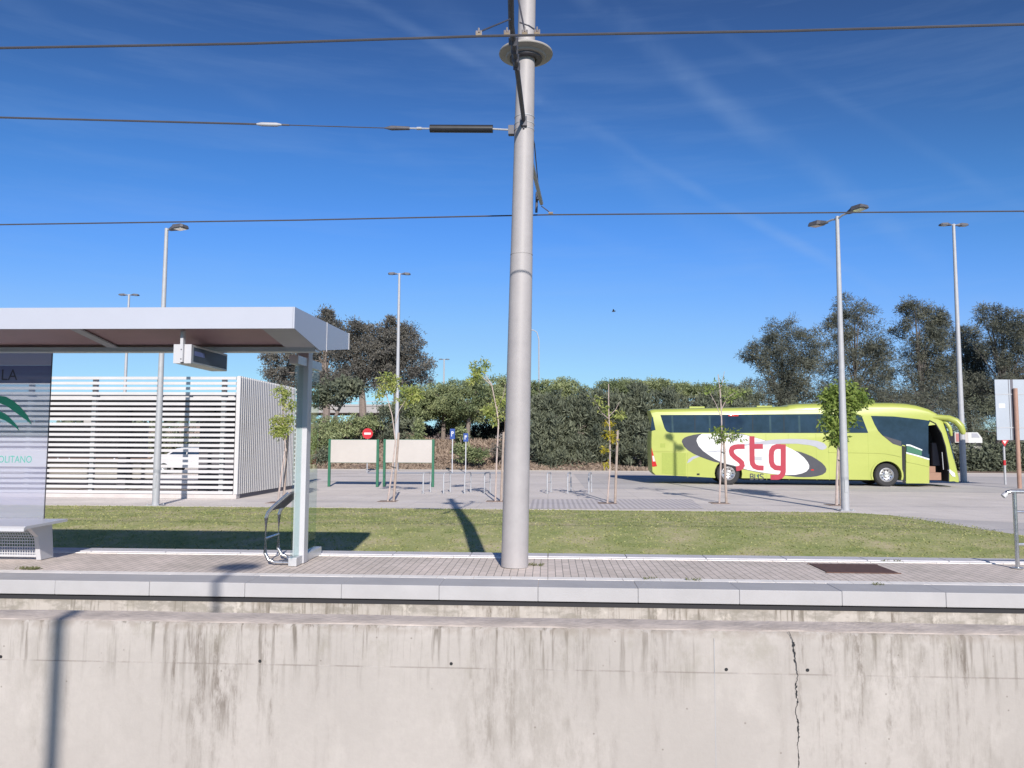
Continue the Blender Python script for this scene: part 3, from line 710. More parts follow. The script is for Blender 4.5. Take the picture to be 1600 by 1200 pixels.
# dry growth along the foot of the bank
n = 30000; xs = rng.uniform(-24, 8, n); ys = rng.uniform(50.9, 61, n)
zz = np.array([bank(a, b) for a, b in zip(xs, ys)]); w = rng.uniform(.05, .16, n); h = rng.uniform(.03, .22, n)*(1+.8*np.sin(xs*.9)*np.sin(ys*1.3)); a = rng.uniform(0, 3.14, n)
V = np.zeros((n, 4, 3)); V[:,0] = np.stack([xs-np.cos(a)*w, ys-np.sin(a)*w, zz], 1); V[:,1] = np.stack([xs+np.cos(a)*w, ys+np.sin(a)*w, zz], 1)
lx = rng.normal(0, .14, n); V[:,2] = np.stack([xs+lx+.01, ys, zz+h], 1); V[:,3] = np.stack([xs+lx-.01, ys, zz+h], 1)
M['dry'] = leafmat('dry_grass', (.24,.18,.14), (.42,.33,.26), .2, .8)
tag(quads('dry_grass', V, M['dry']), 'dry brown grass covering the earth bank behind the lot', 'grass', kind='stuff')
# right-hand dark bushes along the road
kw = dict(n_cl=110, n_leaf=50, rc=.5, ln=.3, wd=.11, trunk_r=.07, group='dark roadside bushes at the right', branches=6, name='roadside_bush', crown='foliage')
far_tree('dark roadside bush right of the bus nose', 1520, 54, [(1505,722,18,16),(1530,718,22,20),(1550,716,18,20)], M['leaf_hedge'], **kw)
far_tree('dark roadside bush under the white sign back', 1580, 54, [(1570,718,20,22),(1600,712,26,26),(1640,710,30,28)], M['leaf_hedge'], **kw)
far_tree('dark roadside bush mostly hidden behind the bus front', 1450, 55, [(1440,716,30,22),(1480,716,26,22),(1400,716,30,20)], M['leaf_hedge'], **kw)
# small palm
pp = D(1548, 715, 60); pr_ = thing('palm_tree', 'small palm with arching fronds left of the white sign back', 'tree', (pp.x, 60, bank(pp.x, 60)-.1))
mb = MB().tube([(pp.x, 60, bank(pp.x,60)-.1), (pp.x, 60, D(1548, 702, 60).z)], [.2, .16], 8); obj('trunk', mb, M['bark'], pr_, smooth=True)
Vs = []
for k in range(22):
    az = k*2.4; Lf = 1.9; c = Vector((pp.x, 60, D(1548, 702, 60).z)); prev = c
    for j in range(1, 9):
        t = j/8; q = c + Vector((math.cos(az)*Lf*t, math.sin(az)*Lf*t, (.9-.05*(k%5))*t*1.2 - 1.5*t*t))
        dd = (q-prev).normalized(); sd = dd.cross(Vector((0,0,1))).normalized()
        for sg in (-1, 1):
            tip = q + sd*sg*.32*(1-.5*t) + dd*.2 - Vector((0,0,.12)); Vs.append([prev, prev+dd*.06, tip, tip-dd*.02])
        prev = q
V = np.array([[list(p) for p in q] for q in Vs]) - np.array((pp.x, 60, bank(pp.x,60)-.1)); quads('fronds', V, M['leaf_pine'], pr_)

# ---------------------------------------------------------------- saplings on the lot
GSAP = 'staked saplings along the lawn'
def sapling(label, stlab, bpx, bpy, trunk, branches_, tufts, stake=None, m='leaf_young', n=26, ln=.125, wd=.045, r=.03, extra=None):
    b = G(bpx, bpy); y = b.y
    root = thing('sapling', label, 'tree', tuple(b), GSAP)
    mb = MB(); P = [b] + [D(x, yy, y) for x, yy in trunk]; k = len(P)
    mb.tube(P, [r*(1-.6*i/(k-1)) for i in range(k)], 7)
    for br in branches_:
        Q = [D(x, yy, y+random.uniform(-.15, .15) if i else y) for i, (x, yy) in enumerate(br)]; q = len(Q)
        mb.tube(Q, [r*.5*(1-.7*i/(q-1)) for i in range(q)], 5, caps=False)
    obj('trunk', mb, M['bark_pink'], root, smooth=True)
    C = []; RC = []
    for t in tufts:
        cx, cy, rr_ = t[:3]; nn = t[3] if len(t) > 3 else 7
        for _ in range(nn):
            a = random.uniform(0, 6.28); q = rr_*random.random()**.5
            c = D(cx+math.cos(a)*q, cy+math.sin(a)*q*.75, y+random.uniform(-1, 1)*rr_*.018*.9); C.append(tuple(c)); RC.append(.15)
    V = leaf_array(np.array(C), n, np.array(RC), ln, wd, .9, .45) - np.array(tuple(b)); quads('crown', V, M[m], root)
    if extra:
        C = []
        for cx, cy, rr_, nn in extra[1]:
            for _ in range(nn): C.append(tuple(D(cx+random.uniform(-rr_, rr_), cy+random.uniform(-rr_, rr_), y+random.uniform(-.1,.1))))
        V = leaf_array(np.array(C), n, np.full(len(C), .10), ln, wd, .9, .5) - np.array(tuple(b)); quads('yellow_leaves', V, M[extra[0]], root)
    if stake:
        (sx0, sy0), (sx1, sy1), (tx, ty) = stake; s0 = G(sx0, sy0)
        st = thing('tree_stake', label.replace('sapling', 'stake propping the sapling', 1) if False else 'timber stake ' + stlab, 'stake', tuple(s0), 'timber stakes of the saplings')
        e = D(sx1, sy1, s0.y); obj('post', MB().tube([s0, e], [.04, .036], 8), M['stake'], st, smooth=True)
        c1 = D(tx[0], ty, s0.y-.045); c2 = D(tx[1], ty-2, b.y-.02)
        obj('strap', MB().tube([c1, c1.lerp(c2, .5)+Vector((0,-.02,-.01)), c2], .016, 6), M['strap'], st)
    sh = MB(); 
    for _ in range(14):
        a = random.uniform(0, 6.28); q = random.uniform(.05, .5); sh.tube([b+Vector((math.cos(a)*q, math.sin(a)*q*.6, .0)), b+Vector((math.cos(a)*q+random.uniform(-.02,.02), math.sin(a)*q*.6, .05))], .006, 4)
    tp = MB(); tp.box((b.x-.28, b.y-.3, -.02), (b.x+.28, b.y+.3, .002)); obj('soil_pit', tp, M['earth'], root)
    return root
sapling('sapling with two spreading tufts in front of the right white board', 'leaning in front of the right white board', 606, 783, [(612,740),(618,690),(613,650),(604,618)],
    [[(604,620),(595,607),(588,601)], [(606,625),(600,600),(602,590)], [(618,662),(624,640),(632,628),(645,615)], [(604,618),(612,605)]],
    [(604,592,14,10),(612,605,12,8),(598,612,10,5),(640,610,13,9),(652,618,9,5),(634,625,12,8)], stake=((615,783),(623,676),((619,612),731)))
sapling('sapling half hidden by the left edge of the concrete mast', 'touching the left edge of the concrete mast', 774, 783, [(776,720),(779,660),(776,640),(768,600),(752,578)],
    [[(776,640),(786,620),(790,600)], [(768,602),(748,584),(742,580)]],
    [(748,574,11,8),(742,590,10,7),(756,570,8,4),(772,640,14,10),(785,628,10,6),(779,655,10,5)], stake=((783,783),(787,675),((784,776),700)))
sapling('yellowing sapling with sparse leaves beside the bike racks', 'beside the yellowing sapling', 949, 786, [(953,730),(953,680),(951,640),(951,600)],
    [[(952,655),(940,645),(932,632),(928,622)], [(952,650),(962,640),(968,628)], [(953,665),(945,655)]],
    [(935,625,8,3),(944,640,8,3),(962,645,8,3),(968,650,7,3)], stake=((961,786),(965,672),((962,953),705)), n=16, ln=.14,
    extra=('leaf_yellow', [(952,662,6,3),(952,678,6,4),(958,688,6,3),(948,700,4,2),(949,722,4,2)]))
sapling('sapling with a leafy tuft halfway and a thin one on top, before the bus tail', 'in front of the rear bus wheel', 1124, 786, [(1126,730),(1128,680),(1127,640),(1125,610),(1122,585)],
    [[(1126,650),(1118,630),(1108,612)], [(1127,640),(1136,622),(1150,612)], [(1128,690),(1118,682)], [(1128,690),(1140,680),(1148,678)], [(1125,610),(1130,590),(1132,580)]],
    [(1121,680,13,12),(1146,682,12,9),(1132,674,10,6),(1108,610,7,3),(1150,612,8,3),(1127,598,8,3),(1136,620,8,2)], m='leaf_green', stake=((1135,786),(1131,684),((1132,1127),708)), n=14)
sapling('denser sapling with a full green crown behind the slim lamp post', 'just left of the slim lamp post before the bus', 1307, 789, [(1308,740),(1310,690),(1312,650),(1314,620)],
    [[(1311,680),(1300,668),(1292,660)], [(1312,660),(1330,640),(1342,632)], [(1313,640),(1300,620)], [(1312,670),(1322,662)]],
    [(1318,612,24,42),(1300,620,18,26),(1338,625,18,30),(1310,640,24,42),(1300,665,17,26),(1325,655,17,20),(1308,682,13,14)], m='leaf_green', stake=((1314,789),(1311,690),((1312,1309),720)), n=17, ln=.16, wd=.065, r=.045)
sapling('sapling with three small tufts seen through the shelter glass', 'in front of the enclosure side wall', 434, 785, [(440,740),(446,700),(444,660),(440,625)],
    [[(444,665),(432,655)], [(444,665),(452,650)], [(444,640),(450,632)], [(446,690),(436,680)]],
    [(440,612,9,7),(446,622,8,4),(452,634,8,5),(434,655,9,6),(449,655,9,7),(436,672,11,12),(444,668,8,6)], stake=((443,783),(450,678),((447,444),706)))

# ---------------------------------------------------------------- street lamps
def flood(mbh, mbl, c, dirv, tilt, L_=.60, Wd=.32):
    """floodlight head: body box tapering to its neck, lens below; c = neck point"""
    d = Vector(dirv).normalized(); s = Vector((-d.y, d.x, 0)); up = Vector((0,0,1))
    ax = (d*math.cos(tilt) + up*math.sin(tilt)); nn = (up*math.cos(tilt) - d*math.sin(tilt))
    def P(a, b, h): return c + ax*a + s*b + nn*h
    pr = [(0, .05, .03), (.16, .10, .07), (.24, Wd/2, .09), (L_*.9, Wd/2, .07), (L_, Wd/2-.04, .03)]
    vs = []
    for a, w_, h in pr: vs += [P(a, -w_, -.03), P(a, w_, -.03), P(a, w_*.8, h), P(a, -w_*.8, h)]
    fs = [(0,1,2,3)[::-1], (16,17,18,19)] + [(i*4+k, i*4+(k+1)%4, i*4+4+(k+1)%4, i*4+4+k) for i in range(4) for k in range(4)]
    mbh.add(vs, fs)
    mbl.add([P(.27, -Wd/2+.04, -.034), P(L_*.88, -Wd/2+.04, -.034), P(L_*.88, Wd/2-.04, -.034), P(.27, Wd/2-.04, -.034), P(.27, -Wd/2+.04, -.05), P(L_*.88, -Wd/2+.04, -.05), P(L_*.88, Wd/2-.04, -.05), P(.27, Wd/2-.04, -.05)],
        [(0,1,2,3),(7,6,5,4),(0,1,5,4),(1,2,6,5),(2,3,7,6),(3,0,4,7)])
def lamp(label, bpx, bpy, toppy, heads, r0=.09, r1=.045, base=None, size=1, group='tall street lamps over the lot', arm=.5):
    b = base or G(bpx, bpy); top = D(bpx, toppy, b.y); H = top.z
    t = thing('street_lamp', label, 'street lamp', tuple(b), group)
    x, y, z = b; z0 = b.z
    obj('pole', MB().tube([(x,y,z0),(x,y,z0+1.2),(x,y,(H+z0)/2),(x,y,H)], [r0, r0*.97, (r0+r1)/2, r1], 14), M['galv'], t, smooth=True)
    if size > .5:
        bp = MB().box((x-.2,y-.2,z0),(x+.2,y+.2,z0+.02)); 
        for a in (-.15,.15):
            for c in (-.15,.15): bp.tube([(x+a,y+c,z0+.02),(x+a,y+c,z0+.07)], .014, 6)
        obj('base_plate', bp, M['galv'], t)
        if bpy < 795 or True: obj('hatch', MB().box((x-.04,y-r0-.006,z0+.5),(x+.04,y-r0+.02,z0+.85)), M['galv'], t)
    for (dx, dy, dz, tilt) in heads:
        d = Vector((dx, dy, 0)).normalized(); e = Vector((x,y,H-.05)) + d*arm + Vector((0,0,dz))
        hb, lb = MB(), MB(); flood(hb, lb, e, d, tilt)
        ar = MB().tube([(x,y,H-.08), Vector((x,y,H-.05)).lerp(e, .5)+Vector((0,0,.01)), e+d*.06], .028, 8)
        obj('arm', ar, M['galv'], t, smooth=True); h = obj('lamp_head', hb, M['iron'], t); obj('lens', lb, M['headlight'], h)
    return t
lamp('single headed street lamp standing in front of the slatted screen', 243, 790, 357, [(1, -.35, 0, .05)], .10, .05, arm=.12)
lamp('nearest twin headed street lamp, in front of the bus between its wheels', 1321, 798, 338, [(.55, -1, .05, .06), (-.55, 1, -.02, .06)], .11, .05, arm=.35)
lamp('tall twin headed street lamp just right of the bus mirrors', 1506, 753, 350, [(1, 0.1, 0, .0), (-1, -.1, 0, .0)], .15, .07, arm=.12)
lamp('tall twin headed street lamp rising behind the right white board', 619, 735.5, 427, [(1, .1, 0, 0), (-1, -.1, 0, 0)], .15, .07, arm=.12)
b = G(186, 728); lamp('twin headed street lamp far behind the shelter roof', 190, 728, 460, [(1,.1,0,0), (-1,-.1,0,0)], .15, .07, arm=.12)
p = D(693, 640, 100); lamp('distant pale street lamp rising above the pines', 693, 640, 561, [(1, .1, 0, 0), (-1, -.1, 0, 0)], .14, .08, base=Vector((p.x, 100, 5.9)), size=.3, arm=.1)
# curved far lamp
p = D(842, 640, 96); t = thing('street_lamp', 'very thin distant lamp with a curved neck right of the mast', 'street lamp', (p.x, 96, 5.9), 'tall street lamps over the lot')
q = D(842, 530, 96); q2 = D(834, 516, 96); obj('pole', MB().tube([(p.x,96,5.9),(q.x,96,q.z),((q.x*.6+q2.x*.4),96,q2.z-.25),(q2.x,96,q2.z)], [.09,.07,.06,.05], 8), M['galv'], t, smooth=True)
hb, lb = MB(), MB(); flood(hb, lb, Vector((q2.x, 96, q2.z)), (-1, 0, 0), 0, .8, .3); h = obj('lamp_head', hb, M['galv'], t); obj('lens', lb, M['headlight'], h)

# ---------------------------------------------------------------- overhead line mast
mx0, my = G(804, 885, ZP).x, G(804, 885, ZP).y
LEAN = .018
def mxa(z): return mx0 + (z-ZP)*LEAN
mast = thing('catenary_mast', 'thick pale conical mast with a disc lamp, in the centre of the platform', 'mast', (mx0, my, ZP))
zs = [ZP, 2.0, 4.05, 4.07, 5.6, 6.5, 7.5]; rs = [.160, .150, .136, .133, .121, .112, .104]
obj('pole', MB().tube([(mxa(z), my, z) for z in zs], rs, 32), M['mast'], mast, smooth=True)
zq = lambda p_: D(815, p_, my-.1).z
for z, r_ in ((zq(395), .1365), (zq(199), .125), (zq(190), .1245), (zq(179), .124)):
    mb = MB(); mb.lathe([(r_-.01, -.007), (r_, -.006), (r_, .006), (r_-.01, .007)], (mxa(z), my, z), 32)
    obj('band', mb, M['galv'] if z > 5 else M['mast'], mast, smooth=True)
zd = D(821, 88, my).z-.005; mb = MB(); mb.lathe([(.10, .20), (.115, .16), (.17, .12), (.33, .045), (.335, .03), (.33, .02), (.25, .0), (.24, -.02), (.16, -.025), (.13, 0), (.115, .01)], (mxa(zd), my, zd), 48)
dl = obj('disc_lamp', mb, M['disc'], mast, smooth=True)
mb = MB(); mb.lathe([(.135, -.045), (.20, -.045), (.20, -.02), (.135, -.02), (.135, -.045)], (mxa(zd), my, zd), 32); obj('lens_ring', mb, M['iron'], dl, smooth=True)
# near cantilever carrying the contact wire over the track
ca = thing('cantilever_arm', 'dark hinged cantilever bracket reaching over the track from the mast', 'bracket', (mxa(5.5), my-.13, 5.5))
A0 = Vector((mxa(5.5), my-.14, D(820, 188, my-.14).z)); A1 = D(799, 40, 7.3); A2 = D(797, -60, 6.6)
obj('arm', MB().tube([A0, A1, A2], [.026, .03, .03], 10), M['iron'], ca, smooth=True)
mb = MB().box((A0.x-.04, A0.y-.02, A0.z-.07), (A0.x+.04, A0.y+.03, A0.z+.05)); mb.tube([A0+Vector((0,.01,-.1)), A0+Vector((0,.01,.12))], .012, 6); obj('hinge', mb, M['iron'], ca)
mb = MB()
for tt in (.62, .70, .78, .86): 
    c = A0.lerp(A1, tt); mb.tube([c+Vector((0,.02,-.03)), c+Vector((0,-.02,.03))], .05 if tt > .8 else .038, 10)
obj('clamp', mb, M['iron'], ca)
B0 = D(797, 30, 7.0)
WY = 6.2; wz = D(800, 55.5, WY).z
c1 = Vector((D(748, 52, WY).x, WY, wz+.035)); c2 = Vector((D(792, 51, WY).x, WY, wz+.035)); c3 = Vector((D(820, 49, WY).x, WY, wz+.035)); c4 = Vector((D(839, 49, WY).x, WY, wz+.035))
obj('steady_rod', MB().tube([B0, c1], .008, 6), M['wire'], ca)
obj('steady_rod', MB().tube([D(806, -20, 6.4), c3], .008, 6), M['wire'], ca)
obj('steady_rod', MB().tube([D(812, 35, 6.4), D(826, 40, 6.4), c4], .007, 6), M['wire'], ca)
for c in (c1, c2, c3, c4):
    mb = MB(); mb.tube([c+Vector((-.022,0,-.02)), c+Vector((.022,0,-.02))], .014, 8); mb.tube([c+Vector((-.018,0,.01)), c+Vector((-.018,0,-.03))], .010, 6); mb.tube([c+Vector((.018,0,.01)), c+Vector((.018,0,-.03))], .010, 6); mb.tube([c, c+Vector((0,0,.035))], .008, 6)
    obj('wire_clamp', mb, M['brass'], ca)
# rear bracket
rb = thing('rear_bracket', 'small dark bracket behind the mast holding the lower thin wire', 'bracket', (mxa(5.5), my+.12, 5.5))
WY3 = 12.0; wz3 = D(860, 335.5, WY3).z
e = D(846, 318, WY3); s_ = Vector((mxa(5.5), my+.1, 5.62)); k0 = D(835, 272, 10.6)
obj('arm', MB().tube([s_, k0, e], [.03, .03, .03], 8), M['galv'], rb, smooth=True)
obj('stay', MB().tube([Vector((mxa(6.0), my+.1, 6.0)), D(835, 225, 10.2), D(842, 300, WY3-.2)], .008, 6), M['wire'], rb)
mb = MB().tube([D(839, 300, WY3-.05), D(838, 332, WY3-.05)], .02, 8); mb.tube([D(841, 312, WY3-.1), D(841, 303, WY3-.1)], .045, 8); obj('insulator', mb, M['iron'], rb)
obj('steady_rod', MB().tube([D(846, 322, WY3), D(858, 331, WY3)], .009, 6), M['wire'], rb)
mb = MB(); p = D(860, 333, WY3); mb.tube([p+Vector((-.03,0,.0)), p+Vector((.04,0,0))], .02, 8); obj('wire_clamp', mb, M['brass'], rb)
# wires
GW = 'overhead wires'
def wire(label, pts, r):
    tag(obj('overhead_wire', MB().tube(pts, r, 6), M['wire']), label, 'wire', GW)
pL = D(0, 75, WY); pR = D(1600, 38, WY)
wire('uppermost overhead wire crossing the whole sky in front of the disc lamp', [(-45, WY, wz+.02), (pL.x, WY, wz+(pL.z-wz)*1), ((pL.x+mx0)/2, WY, (pL.z+wz)/2-.015), (c1.x, WY, wz-.0), (c3.x, WY, wz), (pR.x/2, WY, (pR.z+wz)/2-.012), (pR.x, WY, pR.z), (45, WY, wz+.02)], .0105)
pL = D(0, 351, WY3); pR = D(1600, 331, WY3)
wire('lowest overhead wire passing behind the mast and the slim lamp post', [(-45, WY3, pL.z), (pL.x, WY3, pL.z), (-4, WY3, D(400, 344.5, WY3).z), (p.x, WY3, D(860, 335.5, WY3).z), (8, WY3, D(1220, 333.5, WY3).z), (pR.x, WY3, pR.z), (45, WY3, pR.z)], .0115)
T0 = Vector((mxa(5.45)-.17, my-.05, D(795, 203, my-.05).z)); T1 = D(770, 201.5, my-.05); T2 = D(672, 201, my-.03); T3 = D(600, 200, my-.0); T4 = D(420, 194.5, 8.85); T5 = D(0, 183.5, 8.5)
wire('tensioned wire running left from the black rod on the mast', [T3, T4], .006)
obj_ = wire('thick part of the tensioned wire left of its splice', [T4, T5, T5+(T5-T4).normalized()*25], .0115)
ins = thing('wire_tensioner', 'black rod insulator with pointed end clamped left of the mast', 'insulator', tuple(T0), None)
obj('bracket', MB().box((T0.x-.02, T0.y-.03, T0.z-.06), (T0.x+.05, T0.y+.05, T0.z+.05)), M['iron'], ins)
obj('rod', MB().tube([T1, T2], .048, 20), M['black'], ins, smooth=True)
mb = MB().tube([T0, T1], .012, 8); obj('shackle', mb, M['alu'], ins, smooth=True); mb = MB(); mb.tube([T2, D(640, 200.5, my)], .011, 8); mb.tube([D(655, 200.8, my)+Vector((.03,0,0)), D(655, 200.8, my)-Vector((.03,0,0))], .02, 8)
obj('shackle', mb, M['alu'], ins, smooth=True)
obj('wedge', MB().tube([D(640, 200.5, my), D(612, 200, my), T3], [.022, .03, .006], 10), M['iron'], ins, smooth=True)
sp = thing('wire_splice', 'small metal turnbuckle splice on the tensioned wire, far left of the mast', 'wire clamp', tuple(T4))
a_, b_ = D(401, 194, 8.83), D(440, 195, 8.87)
obj('body', MB().tube([a_, a_.lerp(b_, .2), a_.lerp(b_, .8), b_], [.012, .024, .024, .010], 10), M['galv'], sp, smooth=True)
obj('link', MB().tube([b_, D(452, 195.5, 8.88)], .012, 8), M['iron'], sp)

# ---------------------------------------------------------------- lamp standing on the near platform behind the camera (its shadow falls on wall and platform)
lx_, ly_ = -1.31, -3.6
lp = thing('platform_lamp', 'slim lamp post on the near platform whose shadow crosses wall and platform', 'street lamp', (lx_, ly_, .0))
obj('pole', MB().tube([(lx_, ly_, 0), (lx_, ly_, 6.35)], [.045, .036], 14), M['galv'], lp, smooth=True)
mb = MB(); mb.lathe([(.0, .12), (.07, .10), (.26, .03), (.27, 0), (.12, -.03), (.0, -.03)], (lx_, ly_, 6.3), 28); obj('lamp_head', mb, M['disc'], lp, smooth=True)

# ---------------------------------------------------------------- shelter
XR = -2.45; XL = -14.0
sh = thing('platform_shelter', 'white roofed platform shelter with brown soffit and glass side screen', 'shelter', (-8, 8.5, ZP))
prof_top = [(7.25, 3.105), (9.28, 3.135)]
body = [(7.25, 2.895), (8.07, 2.785), (8.12, 2.785), (9.28, 2.94), (9.28, 3.135), (7.25, 3.105)]
mb = MB().prism([(7.27, 2.93), (8.07, 2.82), (8.12, 2.82), (9.26, 2.97), (9.26, 3.12), (7.27, 3.09)], lambda a, b, d: (d, a, b), XL+.02, XR-.02)
obj('roof_core', mb, M['soffit'], sh)
obj('fascia', MB().prism([(7.25, 2.895), (7.268, 2.893), (7.268, 3.09), (9.262, 3.12), (9.262, 2.94), (9.28, 2.94), (9.28, 3.135), (7.25, 3.105)], lambda a, b, d: (d, a, b), XL, XR-.018), M['roofskin'], sh)
obj('end_fascia', MB().prism(body, lambda a, b, d: (d, a, b), XR-.016, XR), M['roofskin'], sh)
obj('seam_strip', MB().box((XR-.012, 8.335, 2.80), (XR+.004, 8.35, 3.125)), M['white'], sh)
obj('corner_strip', MB().box((XR-.018, 9.275, 2.935), (XR+.005, 9.286, 3.14)), M['white'], sh)
for xr_ in (XR-.34, -4.72, -7.1, -9.5, -11.9):
    w_ = .32 if xr_ > -3 else .10
    mb = MB().prism([(7.27, 2.92), (8.06, 2.805), (8.06, 2.79), (7.27, 2.905)], lambda a, b, d: (d, a, b), xr_, xr_+w_); obj('soffit_rib', mb, M['soffit_grey'], sh)
mb = MB().prism([(7.98, 2.805), (8.05, 2.795), (8.14, 2.795), (8.14, 2.76), (8.0, 2.76)], lambda a, b, d: (d, a, b), XL+.02, XR-.02); obj('beam', mb, M['alu'], sh)
# side screen at the right end
cx = D(470, 882, 9.30).x; 
for xx, nm_ in ((cx, 'column'), (-8.6, 'column'), (-13.5, 'column')):
    col = MB().box((xx-.075, 9.2, ZP), (xx+.065, 9.36, 2.93)); obj('column', col, M['white'], sh, bevel=.008)
obj('capital', MB().box((cx-.06, 8.86, 2.72), (cx+.05, 9.2, 2.82)).box((cx-.06, 9.36, 2.72), (cx+.05, 9.8, 2.82)), M['alu'], sh)
obj('base_rail', MB().box((cx-.05, 8.98, ZP), (cx+.05, 9.2, ZP+.10)).box((cx-.05, 9.36, ZP), (cx+.05, 9.98, ZP+.10)), M['alu'], sh, bevel=.006)
gp = obj('glass_pane', MB().box((cx-.006, 8.92, ZP+.10), (cx+.006, 9.2, 2.72)), M['glass'], sh)
obj('glass_pane', MB().box((cx-.006, 9.36, ZP+.10), (cx+.006, 9.86, 2.72)), M['glass'], sh)
# rear glass with film, logo and lettering
GY = 9.44
gx = D(74, 690, GY).x; zb = D(66, 818, GY).z; zt = D(82, 546, GY).z; zt = min(zt, 2.93)
z571, z599 = D(80, 571, GY).z, D(80, 599, GY).z; z705, z729 = D(70, 704, GY).z, D(68, 729, GY).z
rear = obj('rear_glass', MB().box((-8.4, GY, zb), (gx, GY+.012, z705-.0)).box((-8.4, GY, z729), (gx, GY+.0119, z729+.001)), M['film'], sh)
rear.data.clear_geometry(); 
mbf = MB().box((-8.4, GY, zb), (gx, GY+.012, z729-.002)).box((-8.4, GY, z705+.002), (gx, GY+.012, z599-.002))
me = rear.data; off = wloc(sh); me.from_pydata([(a-off.x, b-off.y, c-off.z) for a, b, c in mbf.v], [], mbf.f)
obj('pale_band', MB().box((-8.4, GY, z729), (gx, GY+.012, z705)), M['film2'], sh)
nb = obj('name_band', MB().box((-8.4, GY, z599), (gx, GY+.012, z571)), M['filmdark'], sh)
obj('upper_band', MB().box((-8.4, GY, z571+.002), (gx, GY+.012, zt)), M['film2'], sh)
obj('glass_edge', MB().box((gx+.001, GY-.002, zb), (gx+.007, GY+.014, zt)), M['iron'], sh)
def onglass(ox, oz): return lambda a, b, d: (ox+a, GY-.002-d, oz+b)
pa = D(27, 596, GY); mb = text_mb('LA', .20, onglass(pa.x, D(27, 594, GY).z), 0, align='RIGHT', xs=.95); obj('lettering', mb, M['textdark'], nb)
pa = D(50, 723, GY); mb = text_mb('METROPOLITANO', .125, onglass(pa.x, pa.z), 0, align='RIGHT', xs=.80); obj('lettering', mb, M['textteal'], sh)
mb = MB()
def arc(outer, inner):
    O = [D(a, b, GY) for a, b in outer]; I = [D(a, b, GY) for a, b in inner]
    for i in range(len(O)-1): mb.add([(v.x, GY-.003, v.z) for v in (O[i], O[i+1], I[i+1], I[i])] + [(v.x, GY-.001, v.z) for v in (O[i], O[i+1], I[i+1], I[i])], [(0,1,2,3),(7,6,5,4),(0,4,5,1),(2,6,7,3)])
arc([(-70,655),(-50,637),(-25,624),(0,618.5),(10,620),(22,627),(34,638),(43,649),(50,664)], [(-70,658),(-50,644),(-25,634),(0,630),(10,634),(20,641),(32,650),(42,657),(50,664)])
arc([(-60,670),(-40,655),(-20,646),(0,643),(8,646),(18,655),(26,664),(31,674)], [(-60,673),(-40,663),(-20,657),(0,654),(8,657),(16,662),(25,668),(31,674)])
obj('emblem', mb, M['logogreen'], sh)
# hanging display
dp = thing('departure_display', 'grey departure display box hanging under the shelter roof', 'display', (-3.5, 7.9, 2.6))
dx1 = D(300, 550, 7.45).x; dx0 = D(273, 550, 7.45).x; zt_, zb_ = 2.765, 2.575
obj('housing', MB().box((dx0, 7.45, zb_), (dx1, 8.30, zt_)), M['alu'], dp, bevel=.006)
obj('end_cap', MB().box((dx0-.002, 7.43, zb_), (dx0+.075, 7.449, zt_)).box((dx0+.108, 7.43, zb_), (dx1+.002, 7.449, zt_)), M['white'], dp)
scn = obj('screen', MB().box((dx1, 7.48, zb_+.022), (dx1+.004, 8.27, zt_-.022)), M['screen'], dp)
mb = MB(); zz_ = zb_+.095
mb.box((dx1+.0045, 7.50, zz_-.01), (dx1+.006, 7.70, zz_+.035)); mb.box((dx1+.0045, 7.71, zz_-.01), (dx1+.006, 7.72, zz_+.035))
mb.lathe([(.025, 0), (.033, 0)], (0,0,0), 12) if False else None
obj('glyphs', mb, M['screenon'], scn)
obj('hanger', MB().box((dx0+.077, 7.40, zb_+.01), (dx0+.106, 7.448, 2.90)), M['white'], dp); obj('hanger', MB().box((dx0+.06, 8.12, zt_), (dx0+.11, 8.2, 2.80)), M['white'], dp)
mb = MB()
for zz_ in (zb_+.04, zb_+.135): obj('screw', MB().tube([(dx0+.0915, 7.399, zz_), (dx0+.0915, 7.394, zz_)], .006, 8), M['iron'], dp)

# bench with perforated front
bn = thing('platform_bench', 'white metal bench with perforated mesh front under the glass screen', 'bench', (-7, 9, ZP))
bxR = D(37, 831, 8.6).x; zs_ = .82
obj('seat', MB().prism([(8.60, zs_-.055), (8.60, zs_-.02), (8.63, zs_), (9.40, zs_+.012), (9.40, zs_-.02), (8.66, zs_-.03)], lambda a, b, d: (d, a, b), -8.6, bxR), M['white'], bn)
lxr = D(64, 850, 9.25).x
for xx in (lxr, -8.4): obj('leg', MB().prism([(9.22, ZP), (9.46, ZP), (9.40, zs_-.02), (8.95, zs_-.03), (9.15, .64)], lambda a, b, d: (d, a, b), xx-.03, xx+.03), M['white'], bn, bevel=.005)
def mesh_panel(pts, x0, x1, pitch=.032, bar=.012):
    mb = MB(); x = x0
    while x < x1:
        for (a, b), (c, d) in zip(pts[:-1], pts[1:]): mb.tube([(x, a, b), (x, c, d)], bar/2, 4, caps=False)
        x += pitch
    for (a, b), (c, d) in zip(pts[:-1], pts[1:]):
        L_ = math.hypot(c-a, d-b); k = max(1, int(L_/pitch))
        for i in range(k): t = (i+.5)/k; mb.box((x0, a+(c-a)*t-bar/2, b+(d-b)*t-bar/2), (x1, a+(c-a)*t+bar/2, b+(d-b)*t+bar/2))
    return mb
obj('mesh_front', mesh_panel([(9.25, ZP+.06), (9.235, .60), (9.17, .70), (8.90, .775)], -8.35, lxr-.03), M['white'], bn)
obj('bottom_rail', MB().box((-8.37, 9.235, ZP+.035), (lxr-.03, 9.265, ZP+.06)), M['white'], bn)
